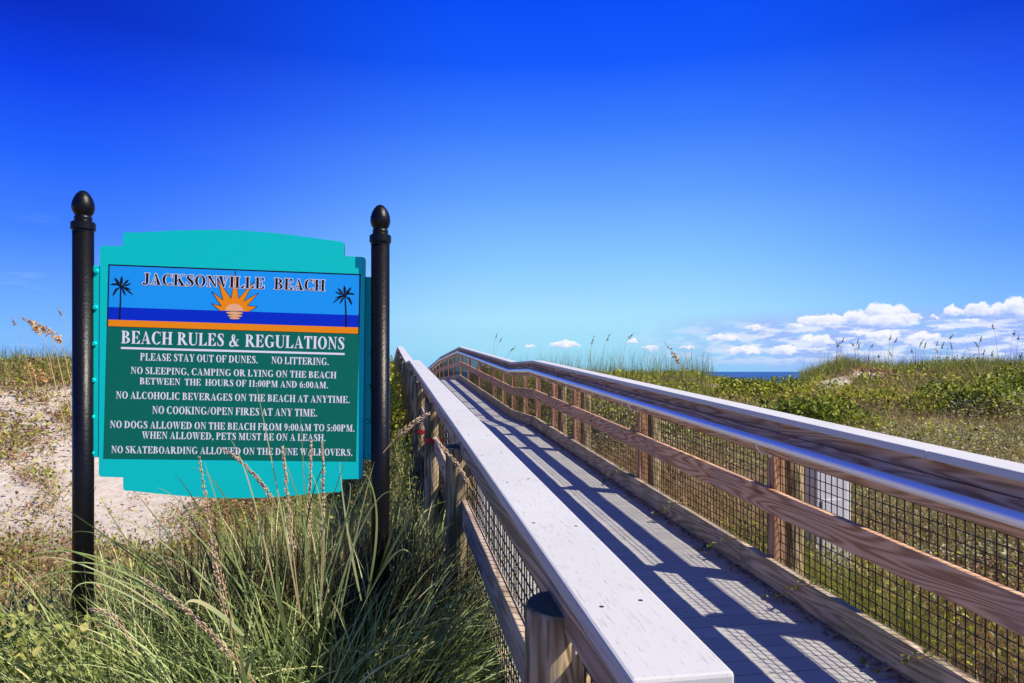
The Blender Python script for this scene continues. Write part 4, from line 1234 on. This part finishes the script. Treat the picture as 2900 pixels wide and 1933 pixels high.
for k, (t0, hmax, lb) in enumerate(((11.2, .95, 'nearest leafy shrub growing against the outside of the left railing'), (14.2, 1.15, 'middle leafy shrub against the outside of the left railing'),
                                    (17.6, 1.25, 'farther leafy shrub against the left railing by its crest'), (21.5, 1.3, 'farthest leafy shrub beside the top of the left railing'))):
    sx_, sy_ = to_xy(-.85, t0)
    zg = float(ground(sx_, sy_))
    sb_ = empty('shrub', (sx_, sy_, zg), 0, lb, 'shrub', 'shrubs outside the left railing')
    n = 3600
    q = rng.normal(0, 1, (n, 3)); q /= np.linalg.norm(q, axis=1)[:, None]
    q *= (rng.uniform(0, 1, n) ** .4 * (1 + .25 * np.sin(q[:, 0] * 5 + k) * np.cos(q[:, 1] * 4)))[:, None]
    Pq = np.stack([q[:, 0] * .62 - q[:, 1] * 1.7 * ST, q[:, 1] * 1.7, hmax * .5 + q[:, 2] * hmax * .55], -1)
    w_, t_ = to_wt(Pq[:, 0] + sx_, Pq[:, 1] + sy_)
    Pq = Pq[(w_ < -.25) & (Pq[:, 2] > -.1)]
    V, F = leaves(Pq, rng.uniform(.05, .10, len(Pq)), .7, .6)
    link('foliage', np_mesh('foliage', V, F, M['leaf']), sb_)
    st_b = MB()
    for a in range(7):
        e = Vector((math.cos(a * .9) * .4, math.sin(a * 1.7) * .9, hmax * (.6 + .05 * a)))
        st_b.tube([(0, 0, -.1), tuple(e * .5 + Vector((0, 0, .1))), tuple(e)], [.018, .012, .005], 5)
    st_b.build('stem', M['straw'], sb_)

M['shrub'] = foliage('shrub_leaves', [(0.0, (0.03, 0.05, 0.008)), (0.3, (0.12, 0.165, 0.022)), (0.6, (0.29, 0.33, 0.05)), (1.0, (0.50, 0.47, 0.09))], clump=1.6, trans=0.25)
for k, (x_, y_, rx_, hm_, lb) in enumerate(((9.0, 13.6, 1.3, .62, 'low dark green shrub on the right dune below the pale sand patch'), (12.6, 17.0, 1.5, .60, 'broad dark green shrub on the right dune slope under the tall sea oats'),
                                            (14.2, 15.6, 1.6, .70, 'dark green shrub at the right edge of the dune slope'), (5.2, 12.2, 1.0, .48, 'small round shrub on the dune just above the right cap rail'),
                                            (11.2, 12.2, 1.1, .52, 'round shrub in the pale scrub halfway up the right dune'), (6.4, 18.4, 1.2, .42, 'low shrub in front of the gap where the sea shows'))):
    zg = float(ground(x_, y_))
    sb_ = empty('shrub', (x_, y_, zg), 0, lb, 'shrub', 'shrubs on the right dune')
    n = 3000
    q = rng.normal(0, 1, (n, 3)); q /= np.linalg.norm(q, axis=1)[:, None]; q[:, 2] = np.abs(q[:, 2])
    q *= (rng.uniform(0, 1, n) ** .3 * (1 + .3 * np.sin(q[:, 0] * 6 + k) * np.cos(q[:, 1] * 5 + k)))[:, None]
    Pq = np.stack([q[:, 0] * rx_, q[:, 1] * rx_ * .8, q[:, 2] * hm_], -1)
    Pq[:, 2] += ground(Pq[:, 0] + x_, Pq[:, 1] + y_) - zg
    V, F = leaves(Pq, rng.uniform(.06, .12, n), .7, .6)
    link('foliage', np_mesh('foliage', V, F, M['shrub']), sb_)
    st_b = MB()
    for a in range(6):
        e = Vector((math.cos(a * 1.05) * rx_ * .6, math.sin(a * 1.05) * rx_ * .5, hm_ * .7))
        st_b.tube([(0, 0, -.1), tuple(e * .5), tuple(e)], [.016, .01, .005], 5)
    st_b.build('stem', M['straw'], sb_)

# ------------------------------------------------------------------ sea oats
def oat_mesh(h, lean, head, droop, gold=False, seed=0, fat=1.0):
    r_ = np.random.default_rng(seed)
    pts = []
    p = np.zeros(3); n_ = 14
    for k in range(n_ + 1):
        f = k / n_
        pts.append(p.copy())
        a = lean + droop * max(0, f - .62) ** 1.2 * 3.0
        p = p + np.array([math.sin(a), 0, math.cos(a)]) * h / n_
    b_ = MB(); b_.tube([tuple(q) for q in pts], [.0055 * fat * (1 - .6 * k / n_) for k in range(n_ + 1)], 4)
    P_ = np.array(pts); cum = np.linspace(0, 1, n_ + 1)
    m_ = int(46 * max(.5, head / .3))
    f = r_.uniform(1 - head / h, 1.0, m_)
    c = np.stack([np.interp(f, cum, P_[:, q]) for q in range(3)], -1)
    for q in range(m_):
        k_ = min(1.0, (1 - f[q]) * h / head + .25)
        d = Vector((r_.normal(.5, .5), r_.normal(0, .5), r_.normal(-.15, .55))).normalized()
        L = r_.uniform(.035, .06) * k_ * fat; wd = L * .32
        s1 = d.cross(Vector((0, 0, 1))).normalized() * wd
        s2 = d.cross(s1).normalized() * wd * .35
        c0 = Vector(c[q]); md = c0 + d * L * .5; tp = c0 + d * L
        i0 = len(b_.v)
        b_.v += [tuple(c0), tuple(md + s1), tuple(md + s2), tuple(md - s1), tuple(md - s2), tuple(tp)]
        for k in range(4):
            b_.f.append((i0, i0 + 1 + k, i0 + 1 + (k + 1) % 4)); b_.mi.append(1)
            b_.f.append((i0 + 5, i0 + 1 + (k + 1) % 4, i0 + 1 + k)); b_.mi.append(1)
    return b_.mesh('sea_oat', [M['straw'], M['oat_gold'] if gold else M['oat']])

def oat(u, v, y, label, group, lean=.1, head=.25, droop=.6, gold=False, rz=None, fat=1.0, seed=0):
    x, _, z = at_px(u, v, y)
    x0 = x
    for _ in range(3):
        zb = float(ground(x0, y))
        h = max(.25, (z - zb) * 1.04 + .03)
        sgn = 1 if (rz is None or abs(rz) < 1.6) else -1
        x0 = x - sgn * h * (math.sin(lean) + .12 * droop)
    o = link('sea_oat', oat_mesh(h, lean, min(head, h * .6), droop, gold, seed, fat))
    o.location = (x0, y, zb - .01)
    o.rotation_euler = (0, 0, 0.0 if rz is None else rz)
    return tag(o, label, 'sea oat', group)

ridge = [(570, 575), (615, 560), (645, 520), (690, 560), (775, 545), (800, 570), (870, 690), (930, 575), (975, 685), (1050, 640), (1085, 505), (1150, 530), (1280, 635), (1400, 545), (1425, 570), (1500, 630), (1530, 565), (1600, 570), (1655, 580), (1685, 490), (1690, 720), (1865, 550), (1950, 510), (1985, 640), (2050, 405), (2068, 640), (2270, 465), (2290, 670), (2305, 510), (2345, 660)]
ords = ['first', 'second', 'third', 'fourth', 'fifth', 'sixth', 'seventh', 'eighth', 'ninth', 'tenth', 'eleventh', 'twelfth', 'thirteenth', 'fourteenth', 'fifteenth', 'sixteenth', 'seventeenth', 'eighteenth', 'nineteenth', 'twentieth', 'twenty-first', 'twenty-second', 'twenty-third', 'twenty-fourth', 'twenty-fifth', 'twenty-sixth', 'twenty-seventh', 'twenty-eighth', 'twenty-ninth', 'rightmost']
for k, (px, py) in enumerate(ridge):
    u, v = (2200 + .2975 * px) * .3531, (800 + .2975 * py) * .3531
    tall = 'tallest' if py < 420 else ('tall' if py < 540 else ('slender' if py < 600 else 'low'))
    dr = [.3, 1.0, .5, 1.4, .2, .8][k % 6]
    word = 'drooping' if dr > .7 else 'upright'
    oat(u, v, 23.2 + .8 * math.sin(k * 2.3), '%s sea oat with %s brown head, %s from the left on the right dune ridge' % (tall, word, ords[k]), 'sea oats on the right dune ridge',
        lean=.05 + .12 * ((k * 7) % 5) / 5, head=.16 + .10 * ((k * 3) % 4) / 4, droop=dr, rz=(0 if k % 3 else math.pi), fat=1.25, seed=k)
mid_ = [(1142, 768, 'sea oat farthest left beside the boardwalk crest'), (1155, 775, 'short sea oat next to the boardwalk crest'), (1187, 792, 'low sea oat with small dark head above the railing dip'),
        (1365, 775, 'golden brown sea oat above the right cap rail'), (1403, 768, 'thin upright sea oat between the golden and the tall one'), (1458, 762, 'tall dark headed sea oat on the small grassy mound')]
for k, (px, py, lb) in enumerate(mid_):
    r_x = (px * .43537 - 512) / 720
    oat(px * .43537, py * .43537, max(15.5 + .5 * k, (2.95 + .583) / (.985 * r_x + .1724)), lb, 'sea oats right of the boardwalk', lean=.06 * (k % 3), head=.2, droop=.5 + .3 * (k % 3), gold=(k == 3), seed=50 + k)
oat(1524 * .43537, 779 * .43537, 9.5, 'big golden sea oat head leaning left over the right railing', 'sea oats right of the boardwalk', lean=.25, head=.34, droop=.7, gold=True, rz=math.pi, seed=70)
oat(2036 * .43537, 850 * .43537, 14.0, 'short dry tan sea oat standing on the right dune face', 'sea oats on the right dune face', lean=.02, head=.3, droop=.2, gold=True, seed=71, fat=1.3)
left_ = [(45, 712, True, 'golden plumed sea oat on the left dune, most leftward plume'), (70, 722, True, 'golden drooping sea oat second from the left dune edge'), (95, 735, True, 'golden sea oat leaning left beside the black post'),
         (133, 705, False, 'brown sea oat tip touching the left side of the black post'), (28, 730, False, 'thin sea oat stalk with small brown head at the photo edge'), (55, 825, True, 'low tan sea oat tuft on the left dune crest'), (85, 845, True, 'low tan sea oat just below the left dune crest')]
for k, (px, py, gd, lb) in enumerate(left_):
    oat(px * .43537, py * .43537, 10.5 + .35 * k, lb, 'sea oats on the left dune', lean=.22, head=.36 if gd else .16, droop=1.2 if gd else .4, gold=gd, rz=math.pi, seed=90 + k, fat=1.7 if gd else 1.0)

# ------------------------------------------------------------------ things by the walk
bx_, by_ = to_xy(2.94, 4.15)
ub = empty('utility_box', (bx_, by_, float(ground(bx_, by_))), R(9), 'white plastic utility box standing in the grass behind the right railing', 'utility box')
mb = MB()
prof_ = [(-.17, -.10), (.10, -.10), (.16, -.05), (.17, .11), (-.17, .11)]
n5 = len(prof_)
mb.v = [(x, y, -.15) for x, y in prof_] + [(x * .97, y * .97, 1.10) for x, y in prof_]
mb.f = [tuple(reversed(range(n5))), tuple(range(n5, 2 * n5))] + [(k, (k + 1) % n5, n5 + (k + 1) % n5, n5 + k) for k in range(n5)]
mb.mi = [0] * len(mb.f)
mb.build('body', M['white_plastic'], ub, bevel=.006)
mb = MB(); mb.box(-.13, .07, -.112, -.104, .15, .72); mb.build('door', M['white_plastic'], ub, bevel=.004)

px_, py_ = to_xy(3.73, 1.72)
pl = empty('timber_pole', (px_, py_, float(ground(px_, py_))), 0, 'plain round timber pole standing in the grass past the right railing', 'pole')
mb = MB(); mb.lathe([(.115, -.4), (.112, 1.2), (.108, 3.05), (.10, 3.1)], seg=18); mb.build('shaft', M['pile'], pl, smooth=False)
mb = MB(); mb.lathe([(.12, 3.102), (.115, 3.125), (.03, 3.18)], seg=18); mb.build('pole_cap', M['wire'], pl)

# fallen leaves and twigs along the right kick board
n = 1500
tt = rng.uniform(.5, 12, n); ww = 2.03 - np.abs(rng.normal(0, .04, n)) - .005
ww = np.where(rng.uniform(0, 1, n) < .02, rng.uniform(.2, 2.0, n), ww)
X, Y = to_xy(ww, tt)
P = [(*leaves(np.stack([X, Y, zd(tt) + rng.uniform(.004, .02, n)], -1), rng.uniform(.012, .038, n), .3, .5), 0)]
n = 500
tt = rng.uniform(.5, 12, n); ww = 2.03 - np.abs(rng.normal(0, .05, n))
X, Y = to_xy(ww, tt)
P.append((*blades(np.stack([X, Y, zd(tt) + .006], -1), rng.uniform(0, 6.28, n), rng.uniform(1.2, 1.55, n), rng.uniform(-.1, .3, n), rng.uniform(.04, .16, n), rng.uniform(.002, .004, n), 3), 1))
stuff('leaf_litter', P, ['litter', 'straw'], 'dry leaves and twigs gathered along the right kick board')

def vine(w0, t0, pts, label):
    o = empty('creeping_vine', (*to_xy(w0, t0), float(zd(t0))), TH, label, 'vine', 'vines creeping through the right railing')
    b_ = MB()
    P_ = [Vector(p) for p in pts]
    b_.tube(P_, .0028, 5)
    b_.build('stem', M['straw'], o)
    L = []
    for a, c in zip(P_[:-1], P_[1:]):
        for q in range(3):
            L.append(a.lerp(c, random.random()) + Vector((random.uniform(-.03, .01), random.uniform(-.03, .03), random.uniform(0, .03))))
    V, F = leaves(np.array([tuple(q) for q in L]), rng.uniform(.02, .05, len(L)), .7, .75)
    link('foliage', np_mesh('foliage', V, F, M['leaf_near']), o)
for k, (t0, lb) in enumerate(((1.9, 'thin vine hanging over the kick board nearest the camera'), (2.9, 'leafy vine on the kick board just before the near square post'), (3.9, 'green vine trailing over the kick board behind the near square post'),
                              (5.0, 'small green vine on the kick board midway between two posts'), (6.6, 'short vine with round leaves past the second square post'))):
    r_ = random.Random(k)
    pts = [(0, 0, -.05)]
    x_, y_, z_ = .06, 0, .10
    pts = [(x_ + .1, y_, .05), (.06, .03, .20), (.0, .07, .205)]
    for q in range(6):
        pts.append((-.03 - .02 * q + r_.uniform(-.02, .02), .1 + q * .07 + r_.uniform(-.03, .03), max(.012, .19 - .045 * q)))
    vine(2.03, t0, pts, lb)
